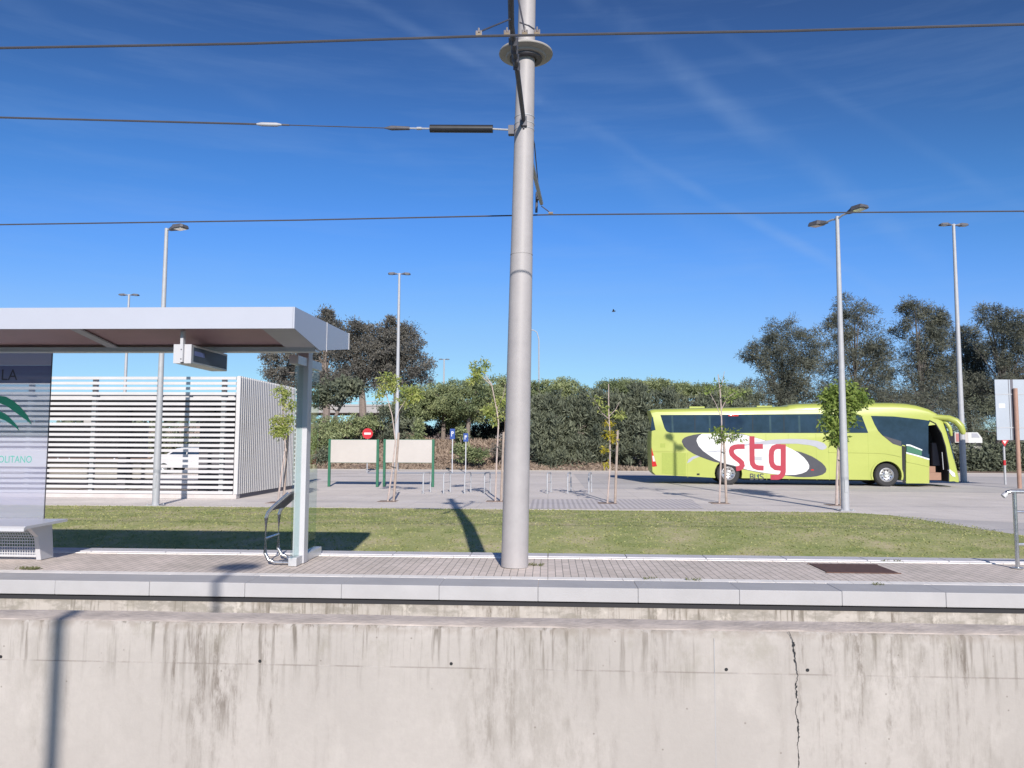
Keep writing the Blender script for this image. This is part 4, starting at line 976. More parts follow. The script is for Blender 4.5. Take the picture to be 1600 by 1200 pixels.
# lectern-like information stand
st = thing('information_stand', 'tubular steel information stand with a tilted panel beside the shelter glass', 'stand', (-3.2, 9, ZP))
ix = D(415, 840, 9.08).x
def stand_path(y): return [(ix+.33, y, ZP+.03), (ix+.12, y, ZP+.03), (ix+.04, y, ZP+.06), (ix, y, ZP+.14), (ix, y, .90), (ix+.02, y, .96), (ix+.07, y, 1.02), (ix+.26, y, 1.19)]
for y_ in (9.08, 9.52): obj('frame_tube', MB().tube(stand_path(y_), .021, 10), M['steel'], st, smooth=True)
obj('crossbar', MB().tube([(ix, 9.08, .66), (ix, 9.52, .66)], .012, 8), M['steel'], st, smooth=True)
obj('floor_bar', MB().tube([(ix+.12, 9.08, ZP+.03), (ix+.30, 9.52, ZP+.03)], .014, 8).tube([(ix+.30, 9.08, ZP+.03), (ix+.12, 9.52, ZP+.03)], .014, 8), M['steel'], st, smooth=True)
obj('panel', MB().prism([(.05, 1.00), (.28, 1.205), (.29, 1.19), (.065, .985)], lambda a, b, d: (ix+a, d, b), 9.08, 9.54), M['greywall'], st)

# steel railing at the right edge
rx = D(1588, 840, 9.5).x; ra = thing('steel_railing', 'stainless steel railing at the right end of the platform', 'railing', (rx+1, 9.5, ZP))
zt2 = D(1588, 768, 9.5).z; 
mb = MB(); tp = D(1572, 774, 9.5); obj('handrail', MB().tube([(tp.x-.01, 9.5, zt2-.05), (tp.x+.015, 9.5, zt2-.01), (tp.x+.06, 9.5, zt2), (rx+3, 9.5, zt2)], .024, 10), M['steel'], ra, smooth=True)
for k in range(3): obj('post', MB().tube([(rx+k*1.45, 9.5, ZP), (rx+k*1.45, 9.5, zt2)], .024, 10).tube([(rx+k*1.45, 9.5, ZP), (rx+k*1.45, 9.5, ZP+.012)], .06, 14), M['steel'], ra, smooth=True)
for zz_ in (zt2-.24, zt2-.62): obj('rail', MB().tube([(rx, 9.5, zz_), (rx+2.9, 9.5, zz_)], .016, 8), M['steel'], ra, smooth=True)
obj('end_cap', MB().tube([(tp.x-.035, 9.5, zt2-.06), (tp.x+.0, 9.5, zt2-.03)], .03, 10), M['white'], ra, smooth=True)
# cover plate
pc = [G(x, y, ZP+.002) for x, y in ((1264, 880.5), (1368, 882), (1407, 896), (1294, 894.5))]
yc0 = min(p.y for p in pc); yc1 = max(p.y for p in pc); xa, xb = min(pc[0].x, pc[3].x), max(pc[1].x, pc[2].x)
mc = thing('cover_plate', 'rusty brown cover plate set into the platform paving', 'cover', ((xa+xb)/2, (yc0+yc1)/2, ZP))
xm0 = (pc[0].x+pc[3].x)/2; xm1 = (pc[1].x+pc[2].x)/2
obj('plate', MB().box((xm0, yc0+.03, ZP-.004), (xm1, yc1-.02, ZP+.004)), M['rust'], mc); 
obj('rim', MB().box((xm0-.02, yc0+.01, ZP-.004), (xm1+.02, yc0+.029, ZP+.005)).box((xm0-.02, yc1-.019, ZP-.004), (xm1+.02, yc1, ZP+.005)), M['rust'], mc)
# weeds
GWD = 'small weeds in the platform joints'
for (px, py, rr_, n_, lab) in ((836, 883, .10, 26, 'low green weed at the right foot of the mast'), (1018, 905, .07, 10, 'small weed on the near white line right of the mast'), (1082, 906.5, .08, 12, 'larger weed tuft on the near white line left of the brown cover'), (44, 889, .12, 60, 'dry weed patch in front of the bench'), (1395, 877, .12, 14, 'weed on the rear kerb behind the brown cover'), (1372, 914, .05, 10, 'tiny weed right of the brown cover on the near white line')):
    c = G(px, py, ZP); C = np.array([(c.x+random.uniform(-rr_, rr_), c.y+random.uniform(-rr_, rr_)*.35, ZP) for _ in range(n_)])
    V = leaf_array(C, 5, np.full(n_, .02), .03, .008, .5, 0, .8); V[:, :, 2] = np.maximum(V[:, :, 2], ZP-.005)
    o = quads('weed', V-np.array((c.x, c.y, ZP)), M['weed']); o.location = (c.x, c.y, ZP); tag(o, lab, 'weed', GWD)

# ---------------------------------------------------------------- slatted enclosure
YS = G(370, 779.5).y; XS = D(371, 700, YS).x; ZS = D(370, 591, YS).z; LW = 22
sc_ = thing('slatted_enclosure', 'white enclosure of horizontal slats with a side wall of upright fins', 'enclosure', (XS-6, YS+2, 0))
zlo = D(370, 770, YS).z; nsl = 23; ds = (ZS-zlo)/(nsl-1)
zr = D(100, 619, YS+.4).z
mb = MB()
for i in range(nsl):
    z = zlo+ds*i; mb.box((XS-LW, YS-.03, z-.045), (XS-.10, YS+.012, z+.045))
tag(obj('slat', mb, M['slat'], sc_), kind='stuff')
mb = MB(); yf1 = D(463, 700, 1).x and 29.6; nf = 33
YF = YS*1.222
for i in range(nf):
    y_ = YS+.0+(YF-YS)*i/(nf-1); mb.box((XS-.05, y_-.035, zlo-.05), (XS+.05, y_+.035, ZS+.07))
tag(obj('fin', mb, M['slat'], sc_), kind='stuff')
for i in range(11):
    xx = XS-.55-i*2.13; obj('post', MB().box((xx-.07, YS+.10, 0), (xx+.07, YS+.22, ZS)), M['slat'], sc_)
obj('side_panel', MB().box((XS-.16, YS+.3, .4), (XS-.12, YF-.3, zr-.06)), M['greywall'], sc_)
obj('corner_post', MB().box((XS-.09, YS+.0, .0), (XS-.021, YS+.2, ZS+.06)), M['slat'], sc_)
obj('plinth', MB().box((XS-LW, YS-.02, 0), (XS+.02, YS+.25, zlo-.06)), M['plinth'], sc_)
obj('side_plinth', MB().box((XS-.25, YS+.251, 0), (XS+.0, YF, zlo-.06)), M['greywall'], sc_)
obj('roof', MB().box((XS-LW, YS+.35, zr-.05), (XS-.3, YF-.2, zr+.10)), M['slat'], sc_)
obj('inner_beam', MB().box((XS-LW, YS+.9, zr-.30), (XS-.35, YS+1.1, zr-.052)), M['greywall'], sc_)
for i in range(7):
    xx = XS-2.9-i*3.3; obj('inner_post', MB().box((xx-.16, YF-1.0, 0), (xx+.16, YF-.7, zr-.051)), M['greywall'], sc_)
obj('inner_wall', MB().box((XS-LW, YF-.4, .35), (XS-5.2, YF-.25, 1.0)), M['beige'], sc_)
obj('middle_panel', MB().box((XS-LW, YF-.38, 1.15), (XS-5.6, YF-.27, 2.42)), M['midgrey'], sc_)
obj('base_panel', MB().box((XS-LW, YF-.38, .0), (XS-.5, YF-.27, .34)), M['midgrey'], sc_)
obj('upper_panel', MB().box((XS-LW, YF-.4, 2.6), (XS-.4, YF-.25, zr-.052)), M['midgrey'], sc_)
obj('kiosk_wall', MB().box((XS-2.6, YF-2.4, .02), (XS-.8, YF-.5, 2.7)), M['greywall'], sc_)
mb = MB()
for i in range(nsl): z = zlo+ds*i; mb.box((XS-.14, YF+.02, z-.03), (XS+.22, YF+.06, z+.03))
obj('rear_slat', mb, M['slat'], sc_)['kind'] = 'stuff'

# ---------------------------------------------------------------- white boards on green posts
def board(label, p0, p1, x0, x1, ytop, ybot, yfoot):
    a = G(p0, yfoot); b = G(p1, yfoot); y = (a.y+b.y)/2; t = thing('notice_board', label, 'board', ((a.x+b.x)/2, y, 0), 'blank notice boards on green posts')
    zt_ = D(p0, ytop-1, y).z; z1 = D(p0, ytop, y).z; z0 = D(p0, ybot, y).z
    for q in (a.x, b.x): obj('post', MB().box((q-.05, y-.05, 0), (q+.05, y+.05, zt_)), M['greenpost'], t, bevel=.008)
    obj('panel', MB().box((a.x+.051, y-.035, z0), (b.x-.051, y-.01, z1)), M['board'], t)
    obj('panel_frame', MB().box((a.x+.051, y-.009, z0-.02), (b.x-.051, y+.02, z0+.02)).box((a.x+.051, y-.009, z1-.02), (b.x-.051, y+.02, z1+.015)), M['greenpost'], t)
board('blank white notice board on green posts, the one nearer the shelter', 512.5, 590.5, 515, 588, 687, 722.5, 760.5)
board('blank white notice board on green posts, crossed by the staked sapling', 599, 677, 602, 674, 687, 722.5, 760.5)

# ---------------------------------------------------------------- bike racks
GB = 'steel bicycle racks on the lot'
rk = None
names = ['outermost left of the racks', 'second rack from the left', 'third rack from the left', 'last rack before the mast', 'first rack right of the mast', 'middle rack right of the mast', 'rack nearest the yellowing sapling']
for i, px in enumerate((661, 693, 726, 757, 855, 887, 920)):
    c = G(px, 771)
    if rk is None:
        rk = thing('bike_rack', '', 'bike rack', (0,0,0), GB)
        obj('hoop', MB().tube([(0,0,0), (0,0,.62), (.0,.04,.69), (.0,.12,.72), (.0,.68,.72), (.0,.76,.69), (0,.8,.62), (0,.8,0)], .026, 10), M['galv'], rk, smooth=True, world=False)
        obj('crossbar', MB().tube([(0,0,.38), (0,.8,.38)], .014, 8), M['galv'], rk, smooth=True, world=False)
        obj('foot_plate', MB().tube([(0,0,0), (0,0,.012)], .07, 14).tube([(0,.8,0), (0,.8,.012)], .07, 14), M['galv'], rk, world=False)
        o = rk
    else: o = copy_tree(rk)
    o.location = (c.x, c.y, 0); o.rotation_euler = (0, 0, R(-10)); o['label'] = 'steel hoop bicycle rack, ' + names[i]

# ---------------------------------------------------------------- signs
p = G(573.5, 738.5); t = thing('no_entry_sign', 'round red no entry sign above the left white board', 'sign', tuple(p))
zc = D(573, 677.5, p.y).z; obj('post', MB().tube([(p.x, p.y, 0), (p.x, p.y, zc+.1)], .035, 10), M['galv'], t, smooth=True)
f = obj('face', MB().tube([(p.x, p.y-.04, zc), (p.x, p.y-.06, zc)], .32, 32), M['signred'], t); obj('bar', MB().box((p.x-.2, p.y-.066, zc-.06), (p.x+.2, p.y-.061, zc+.06)), M['decalw'], f)
for px, py0, py1, lab in ((706.5, 670, 686, 'blue parking sign on a thin post, left of the pair'), (727.5, 677, 690, 'lower blue parking sign with a small wheelchair mark, right of the pair')):
    p = G(px, 738.5); z0 = D(px, py1, p.y).z; z1 = D(px, py0, p.y).z
    t = thing('parking_sign', lab, 'sign', tuple(p), 'blue signs at the back of the lot')
    obj('post', MB().tube([(p.x, p.y, 0), (p.x, p.y, z1-.05)], .035, 10), M['white'], t, smooth=True)
    f = obj('face', MB().box((p.x-.15, p.y-.05, z0), (p.x+.15, p.y-.035, z1)), M['signblue'], t, bevel=.01)
    s = (z1-z0)*.5; zc = (z0+z1)/2
    obj('letter', MB().box((p.x-.07, p.y-.056, zc-s*.5), (p.x-.03, p.y-.051, zc+s*.5)).lathe([(s*.1, -.0565), (s*.1, -.0515), (s*.24, -.0515), (s*.24, -.0565), (s*.1, -.0565)], (p.x+.01, p.y, zc+s*.26), 16, axis='y'), M['decalw'], f)
# big sign seen from behind
p = G(1593, 763); y = p.y; t = thing('large_sign', 'large grey sign seen from behind on a brown post at the right edge', 'sign', (p.x, y, 0))
x0 = D(1556, 640, y).x; x1 = x0+2.55; z1 = D(1556, 593, y).z; z0 = D(1556, 687.5, y).z
obj('panel', MB().box((x0, y+.0, z0), (x1, y+.04, z1)), M['signback'], t)
obj('rail', MB().box((x0, y-.012, D(1560, 616, y).z-.02), (x1, y-.001, D(1560, 616, y).z+.02)).box((x0, y-.012, D(1560, 668, y).z-.02), (x1, y-.001, D(1560, 668, y).z+.02)), M['galv'], t)
xm = D(1586, 650, y).x
obj('seam', MB().box((D(1577,640,y).x, y-.009, z0), (D(1577,640,y).x+.02, y-.001, z1)).box((D(1579,640,y).x+.03, y-.008, z0), (D(1579,640,y).x+.14, y-.001, z1)), M['greywall'], t)
obj('post', MB().tube([(xm, y-.10, 0), (xm, y-.10, D(1581, 607, y).z)], .085, 10), M['brownpost'], t, smooth=True)
q = D(1565, 634, y); obj('sticker', MB().box((q.x-.12, y-.006, q.z-.09), (q.x+.14, y-.001, q.z+.09)), M['decalw'], t)
p = G(1571, 757); t = thing('yield_sign', 'small red and white triangle sign on a thin post below the grey sign', 'sign', tuple(p)); zc = D(1571, 691, p.y).z
obj('post', MB().tube([(p.x, p.y, 0), (p.x, p.y, zc)], .05, 10), M['galv'], t, smooth=True)
obj('face', MB().prism([(-.20, .12), (.20, .12), (0, -.2)], lambda a, b, d: (p.x+a, d, zc+b), p.y-.09, p.y-.07), M['signred'], t)
obj('inner', MB().prism([(-.09, .07), (.09, .07), (0, -.08)], lambda a, b, d: (p.x+a, d, zc+b), p.y-.096, p.y-.091), M['decalw'], t)
obj('red_band', MB().tube([(p.x, p.y, D(1571,727,p.y).z), (p.x, p.y, D(1571,719,p.y).z)], .058, 10), M['signred'], t)
# striped barrier and thin post seen through the slats
p = D(100, 690, 45); t = thing('striped_barrier', 'red and white striped barrier board seen through the slats', 'barrier', (p.x, 45, 0))
zc = D(100, 691.5, 45).z; mb = MB()
for k in range(7):
    a = -.46+k*.14; mb.add([(p.x+a, 44.99, zc-.11), (p.x+a+.07, 44.99, zc-.11), (p.x+a+.14, 44.99, zc+.11), (p.x+a+.07, 44.99, zc+.11)], [(0,1,2,3)])
obj('board', MB().box((p.x-.5, 45, zc-.12), (p.x+.5, 45.03, zc+.12)), M['decalw'], t); obj('stripes', mb, M['signred'], t)
for a in (-.35, .35): obj('leg', MB().box((p.x+a-.03, 45.031, 0), (p.x+a+.03, 45.06, zc+.1)), M['white'], t)
p = D(180, 690, 45.5); t = thing('sign_post', 'thin white post with small plate seen through the slats', 'sign', (p.x, 45.5, 0)); obj('post', MB().tube([(p.x,45.5,0),(p.x,45.5,D(181,664,45.5).z)], .05, 8), M['white'], t, smooth=True); obj('plate', MB().box((p.x-.12,45.44,D(181,672,45.5).z),(p.x+.12,45.46,D(181,664,45.5).z)), M['board'], t)

# ---------------------------------------------------------------- vehicles
def wheel(x, z, r, parent, y0=0.0, w=.25, side=-1, name='wheel'):
    """side -1: outer face towards -y"""
    mb = MB(); yo = y0; s = side
    prof = [(r*.60, yo+.0*s), (r*.66, yo+.012*s), (r*.9, yo+.015*s), (r, yo-.03*s), (r, yo-w*s), (r*.6, yo-w*s)]
    mb.lathe([(a, b) for a, b in prof], (x, 0, z), 36, axis='y'); o = obj(name, mb, M['tyre'], parent, smooth=True, world=False)
    mb = MB(); mb.lathe([(.001, yo-.01*s), (r*.16, yo-.0*s), (r*.2, yo-.03*s), (r*.30, yo-.06*s), (r*.5, yo-.03*s), (r*.57, yo+.01*s), (r*.61, yo+.0*s)], (x, 0, z), 36, axis='y')
    obj('rim', mb, M['hub'], o, smooth=True, world=False)
    mb = MB()
    for k in range(10):
        a = k*math.pi/5; mb.tube([(x+math.cos(a)*r*.4, yo-.045*s, z+math.sin(a)*r*.4), (x+math.cos(a)*r*.4, yo-.03*s, z+math.sin(a)*r*.4)], r*.055, 8)
    obj('vent_hole', mb, M['interior'], o, world=False)
    return o

# the coach ---------------------------------------------------------
BO = G(1137, 757.5); ang = R(-4.3); U = Vector((math.cos(ang), math.sin(ang), 0)); VN = Vector((-math.sin(ang), math.cos(ang), 0))
def B(px, py):
    d = ray(px, py); t = (BO-CAM).dot(VN)/d.dot(VN); p = CAM + d*t - BO
    return (p.dot(U), p.z)
def Bz(X, Y): return B(1000+.325*X, 600+.325*Y)
def Bl(X, Y): return B(1050+X/6.4, 660+Y/6.4)
bus = thing('coach', 'lime green coach with red stg lettering on a white oval, parked on the lot', 'bus')
def arch(cx, cz, r, n=12, z0=.30):
    a0 = math.asin(max(-1, min(1, (z0-cz)/r))); return [(cx+r*math.cos(math.pi-a0-(math.pi-2*a0)*i/n), cz+r*math.sin(math.pi-a0-(math.pi-2*a0)*i/n)) for i in range(n+1)]
wr = .50; rwx = Bz(425, 440)[0]; fwx = Bz(1188, 447)[0]
top_pts = [Bz(X, Y) for X, Y in ((54,124),(62,119),(76,117),(250,112.5),(500,108),(710,103),(722,95),(760,91),(900,87),(1100,85),(1220,85),(1290,89),(1340,98),(1390,115),(1425,138),(1440,158))]
front_pts = [Bz(X, Y) for X, Y in ((1452,180),(1470,235),(1487,300),(1502,360),(1514,410),(1523,450),(1524,472))]
fb = Bz(1510, 484)[0]; z0 = .30
outline = [Bz(54,124), Bz(64,170), Bz(75,221), Bz(58,226), Bz(56,280), Bz(58,350), Bz(60,420), Bz(75,437)]
bot = [(Bz(220,450)[0], z0+.06)] + arch(rwx, .50, .60, 12, z0) + arch(fwx, .50, .60, 12, z0-.02) + [(fb-.3, z0-.06), (fb, z0-.04)]
poly = outline + bot + front_pts[::-1] + top_pts[::-1][:-1]
WB = 2.55
rings = [(0, .32, .10), (.03, .20, .06), (.10, .11, .03), (.25, .05, .01), (.6, .015, .0), (WB/2, 0, 0)]
rings = [(a, b, c, math.sqrt(max(0, 1-((WB/2-a)/(WB/2))**2))) for a, b, c in rings]
rings += [(WB-a, b, c, d) for a, b, c, d in rings[:-1]][::-1]
ztop = max(z for _, z in poly); uf = max(u for u, _ in poly); ur = min(u for u, _ in poly)
mb = MB(); n = len(poly)
for (yy, dz, dr, bl) in rings:
    for (u, z) in poly:
        k = max(0, min(1, (z-2.9)/(ztop-2.9))); zz_ = z - dz*k*1.0
        kf = max(0, min(1, (u-(uf-1.2))/1.2)); kr = max(0, min(1, (ur+.5-u)/.5))
        uu = u + kf*.32*(bl-.0) - kr*.12*bl
        mb.v.append((uu, yy, zz_))
K = len(rings)
for j in range(K-1):
    for i in range(n):
        mb.f.append((j*n+i, j*n+(i+1)%n, (j+1)*n+(i+1)%n, (j+1)*n+i)); mb.m.append(0)
mb.f.append(tuple(range(n))[::-1]); mb.f.append(tuple((K-1)*n+i for i in range(n))); mb.m += [0, 0]
body = obj('body', mb, [M['bus'], M['interior']], bus, smooth=True, world=False)
# doorway cut
d0 = Bz(1386, 300); d1 = Bz(1484, 478)
cut = MB(); cut.prism([Bz(1386,200), Bz(1386,477), Bz(1484,479), Bz(1484,400), Bz(1468,300), Bz(1448,236), Bz(1425,195)], lambda a, b, d: (a, d, b), -.2, 1.1)
co = obj('cut', cut, M['interior'], None, world=False)
md = body.modifiers.new('b', 'BOOLEAN'); md.operation = 'DIFFERENCE'; md.object = co; md.solver = 'EXACT'
try: md.material_mode = 'TRANSFER'
except Exception: pass
bpy.context.view_layer.update()
dg = bpy.context.evaluated_depsgraph_get(); me2 = bpy.data.meshes.new_from_object(body.evaluated_get(dg)); body.modifiers.clear(); body.data = me2; bpy.data.objects.remove(co)
me2.set_sharp_from_angle(angle=R(38))
fnS = lambda a, b, d: (a, -.001-d, b)
def side(name, pts, m, t0=.0, t1=.006, parent=bus, mp=Bz):
    q = [mp(X, Y) for X, Y in pts]
    return obj(name, MB().prism(q, lambda a, b, d: (a, -d, b), t0, t1), m, parent, world=False)
side('side_window', [(98,149),(500,147),(860,144),(1060,149),(1067,156),(1097,235),(900,235.5),(500,235.5),(145,234),(128,228),(118,212)], M['busglass'])
side('front_side_window', [(1110,153),(1220,156),(1340,169),(1395,177),(1386,200),(1386,345),(1360,322),(1262,292),(1255,300),(1215,285),(1165,247),(1145,225),(1128,195)], M['busglass'])
for X_ in (262, 402, 540, 690, 850): side('window_divider', [(X_,149),(X_+3,149),(X_+4,235),(X_+1,235)], M['interior'], .006, .008)
for X_ in (150, 330, 620, 760, 960): side('curtain', [(X_,152),(X_+9,152),(X_+12,233),(X_+3,233)], M['curtain'], .006, .0065)
side('window_trim', [(1165,246),(1200,258),(1256,275),(1256,300),(1215,287)], M['decalg'], .006, .011)
# rear window wrap, lamps, grilles
side('rear_glass', [(62,158),(57,160),(52,222),(74,222)], M['busglass'], .001, .004)
side('tail_lamp', [(55,305),(62,330),(82,395),(62,398),(58,395)], M['taillight'], .0, .012)
side('tail_lamp', [(59,345),(66,345),(74,372),(62,372)], M['headlight'], .012, .016)
side('vent_grille', [(97,286),(121,286),(121,305),(97,305)], M['buslow'], 0, .006)
side('engine_grille', [(105,331),(220,331),(220,440),(105,430)], M['buslow'], 0, .007)
side('side_marker', [(425,148),(473,148),(473,155),(425,155)], M['taillight'], .006, .01)
mb = MB()
for X0_, Y0_, X1_, Y1_ in ((60,322.5,200,323.5),(905,326,1130,330)): # waist crease
    a = Bz(X0_, Y0_); b_ = Bz(X1_, Y1_); mb.prism([(a[0], a[1]-.025), (b_[0], b_[1]-.025), (b_[0], b_[1]+.025), (a[0], a[1]+.025)], lambda a, b, d: (a, -d, b), 0, .022)
pv = [Bz(X, Y) for X, Y in ((1130,330),(1180,333),(1225,341),(1256,349))]
for a, b_ in zip(pv[:-1], pv[1:]): mb.prism([(a[0], a[1]-.025), (b_[0], b_[1]-.025), (b_[0], b_[1]+.025), (a[0], a[1]+.025)], lambda a, b, d: (a, -d, b), 0, .022)
wc = obj('waist_crease', mb, M['bus'], bus, world=False)
mb = MB()
for X in (228, 360, 605, 712, 845, 905, 1095):  # hatch seams
    a = Bz(X, 240 if X > 300 else 330); b_ = Bz(X, 462 if X > 300 else 450)
    if X == 360: continue
    mb.box((a[0]-.008, -.0012, b_[1]), (a[0]+.008, .002, a[1]))
obj('hatch_seam', mb, M['buslow'], bus, world=False)
# livery
side('grey_oval', [(98,195),(103,172),(125,152),(160,138),(215,124),(280,114),(700,114),(950,184),(1230,283),(1290,297),(1340,315),(1400,340),(1450,370),(1500,405),(1530,438),(1545,468),(1538,498),(1505,522),(1450,538),(1390,546),(1320,548),(1240,545),(1140,532),(1000,516),(850,498),(720,470),(600,440),(490,408),(420,393),(350,370),(285,345),(220,316),(160,280),(120,240)], M['decalg'], .002, .008, mp=Bl)
side('white_oval', [(245,185),(250,160),(268,135),(300,114),(640,112),(740,128),(850,158),(935,182),(1040,208),(1135,238),(1200,268),(1260,302),(1320,352),(1355,395),(1372,430),(1370,460),(1345,490),(1300,510),(1235,524),(1150,526),(1050,520),(950,508),(850,492),(760,475),(690,455),(620,432),(560,418),(490,398),(430,368),(370,328),(310,285),(265,235)], M['decalw'], .002, .0095, mp=Bl)
side('pale_swoosh', [(560,232),(700,222),(850,195),(1000,174),(1180,164),(1330,168),(1450,184),(1520,208),(1547,240),(1540,262),(1505,275),(1470,268),(1440,245),(1380,228),(1250,213),(1100,212),(960,222),(800,226),(690,240)], M['decall'], .002, .0105, mp=Bl)
side('pale_swoosh', [(150,410),(165,370),(200,345),(260,326),(330,340),(270,345),(215,365),(180,395)], M['decall'], .002, .006, mp=Bl)
side('fine_stripe', [(340,292),(420,285),(560,262),(560,268),(430,290),(560,285),(560,290),(440,300),(350,300)], M['decall'], .002, .0108, mp=Bl)
k = (Bl(100, 0)[0]-Bl(0, 0)[0])/100
fnL = lambda a, b, d: (a, -.0096-d, b)
def strokes(name, lines, w, m):
    mb = MB()
    for i, l in enumerate(lines): mb.stroke([Bl(X, Y) for X, Y in l], w*k, (lambda o: (lambda a, b, d: (a, -.0096-.0005*o-d, b)))(i), thick=.004)
    return obj(name, mb, m, bus, world=False)
strokes('red_letter', [[(726,241),(660,242),(625,247),(600,262),(592,288),(600,318),(630,350),(670,378),(696,403),(702,430),(690,450),(668,460),(640,462)]], 49, M['red'])
strokes('red_letter', [[(799,138),(799,250),(800,380),(806,415),(825,441),(860,454),(916,457)], [(799,241),(909,240)]], 50, M['red'])
strokes('red_letter', [[(1112,219),(1112,400),(1112,490),(1104,520),(1085,540),(1055,548),(985,548)], [(1090,242),(1050,241),(1015,254),(996,285),(992,330),(994,395),(1006,430),(1035,453),(1092,459)]], 50, M['red'])
strokes('small_lettering', [[(783,515),(783,572)], [(783,515),(808,517),(812,530),(805,541),(783,543)], [(783,543),(812,546),(816,560),(808,571),(783,572)], [(828,515),(828,558),(838,571),(855,571),(864,558),(864,515)], [(915,520),(900,514),(884,518),(879,530),(890,540),(906,547),(914,558),(906,570),(890,573),(876,568)]], 9, M['decalg'])
side('badge', [(845,522),(870,528),(868,545),(852,548)], M['greenpost'], .0, .011, mp=Bl)
side('hatch_handle', [(826,340),(900,343),(900,382),(826,378)], M['galv'], .0, .016, mp=Bl)
side('red_marker', [(1390,468),(1418,468),(1418,482),(1390,482)], M['taillight'], .0, .012, mp=Bl)
side('skirt_vent', [(248,510),(276,510),(276,528),(248,528)], M['interior'], .0, .006, mp=Bl)
# wheels
for wx in (rwx, fwx):
    wheel(wx, .50, wr, bus, .05, .3, -1); wheel(wx, .50, wr, bus, WB-.05, .3, 1)
mb = MB()
for wx in (rwx, fwx):
    mb.box((wx-.55, .33, .45), (wx+.55, WB-.33, 1.05))
obj('wheel_well', mb, M['interior'], bus, world=False)
mb = MB()
for wx in (fwx,):
    A_ = arch(wx, .50, .60, 16, .30); O_ = arch(wx, .50, .67, 16, .30)
    for i in range(16): mb.prism([A_[i], A_[i+1], O_[i+1], O_[i]], lambda a, b, d: (a, -d, b), 0, .03)
obj('arch_trim', mb, M['bus'], bus, smooth=True, world=False)
obj('underside', MB().box((rwx+.7, .15, .22), (fwx-.7, WB-.15, .42)), M['interior'], bus, world=False)
# door: plugged rearwards
side('door_gap', [(1258,296),(1275,300),(1275,478),(1262,477)], M['interior'], .001, .005)
dr = side('door_panel', [(1277,332),(1330,346),(1388,364),(1388,478),(1277,477)], M['bus'], .0, .06)
side('door_glass', [(1277,292),(1300,292),(1356,318),(1388,338),(1388,360),(1330,342),(1277,328)], M['busglass'], .0, .055, parent=dr)
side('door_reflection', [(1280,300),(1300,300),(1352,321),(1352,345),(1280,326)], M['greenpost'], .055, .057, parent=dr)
side('door_trim', [(1277,327),(1330,341),(1388,359),(1388,366),(1330,348),(1277,334)], M['alu'], .06, .07, parent=dr)
side('door_trim', [(1277,290),(1296,291),(1354,315),(1354,321),(1296,299),(1277,297)], M['alu'], .057, .065, parent=dr)
side('door_crease', [(1277,368),(1330,378),(1388,393),(1388,399),(1330,385),(1277,375)], M['bus'], .06, .08, parent=dr)
mb = MB(); a = Bz(1392, 475); b_ = Bz(1452, 475)
mb.box((a[0], .06, .30), (b_[0], .9, .62)); mb.box((a[0], .30, .62), (a[0]+.38, .9, .88)); mb.box((a[0], .5, .88), (a[0]+.2, .9, 1.12))
obj('entrance_step', mb, M['step'], bus, world=False)
obj('windscreen_edge', MB().tube([( *[Bz(1484,470)[0]], -.0, Bz(1484,470)[1]), (Bz(1484,400)[0], -.0, Bz(1484,400)[1]), (Bz(1468,300)[0], -.0, Bz(1468,300)[1]), (Bz(1448,236)[0], -.0, Bz(1448,236)[1]), (Bz(1420,190)[0], 0, Bz(1420,190)[1]), (Bz(1390,175)[0], 0, Bz(1390,175)[1])], .028, 8), M['black'], bus, smooth=True, world=False)
hx, hz = Bz(1503, 428); mb = MB(); mb.lathe([(.0, -.03), (.08, -.02), (.11, .02)], (hx-.05, 0, hz+.02), 16, axis='y'); 
obj('headlight', MB().prism([(hx-.20, hz+.12), (hx-.12, hz+.16), (hx+.08, hz+.0), (hx+.10, hz-.16), (hx-.02, hz-.14)], lambda a, b, d: (a, -d, b), 0, .02), M['headlight'], bus, world=False)
# grab rail in the doorway
g0 = Bz(1468, 440); obj('grab_rail', MB().tube([(g0[0]-.02, .12, .75), (g0[0]-.05, .12, 1.5)], .018, 8), M['alu'], bus, smooth=True, world=False)
# seats and wheel hint inside doorway
obj('driver_seat', MB().box((d0[0]+.5, .85, .9), (d0[0]+1.0, 1.05, 1.9)), M['greywall'], bus, world=False)
# windscreen glass on the nose
mb = MB(); wsp = [p for p in front_pts[:4]]
for yy0, yy1, b0, b1 in [(rings[i][0], rings[i+1][0], rings[i][3], rings[i+1][3]) for i in range(1, K-2)]:
    for (u0, z0_), (u1, z1_) in zip(wsp[:-1], wsp[1:]):
        mb.add([(u0+.32*b0+.006, yy0, z0_), (u0+.32*b1+.006, yy1, z0_), (u1+.32*b1+.006, yy1, z1_), (u1+.32*b0+.006, yy0, z1_)], [(0,1,2,3)])
obj('windscreen', mb, M['busglass'], bus, smooth=True, world=False)
# mirrors: horn shaped arms
def horn(pts, yy, rr_):
    P_ = [(*[Bz(X, Y)[0]], y_, Bz(X, Y)[1]) for (X, Y), y_ in zip(pts, yy)]
    return MB().tube(P_, rr_, 12)
m1 = obj('mirror_arm', horn([(1400,158),(1440,160),(1480,165),(1510,180),(1530,204),(1539,232),(1541,243)], [.15,.05,-.1,-.2,-.25,-.27,-.27], [.14,.12,.13,.14,.14,.12,.06]), M['bus'], bus, smooth=True, world=False)
m2 = obj('mirror_arm', horn([(1436,168),(1458,176),(1474,188),(1487,208),(1493,232),(1496,250)], [.2,.1,.0,-.02,-.03,-.03], [.06,.07,.075,.08,.07,.04]), M['bus'], bus, smooth=True, world=False)
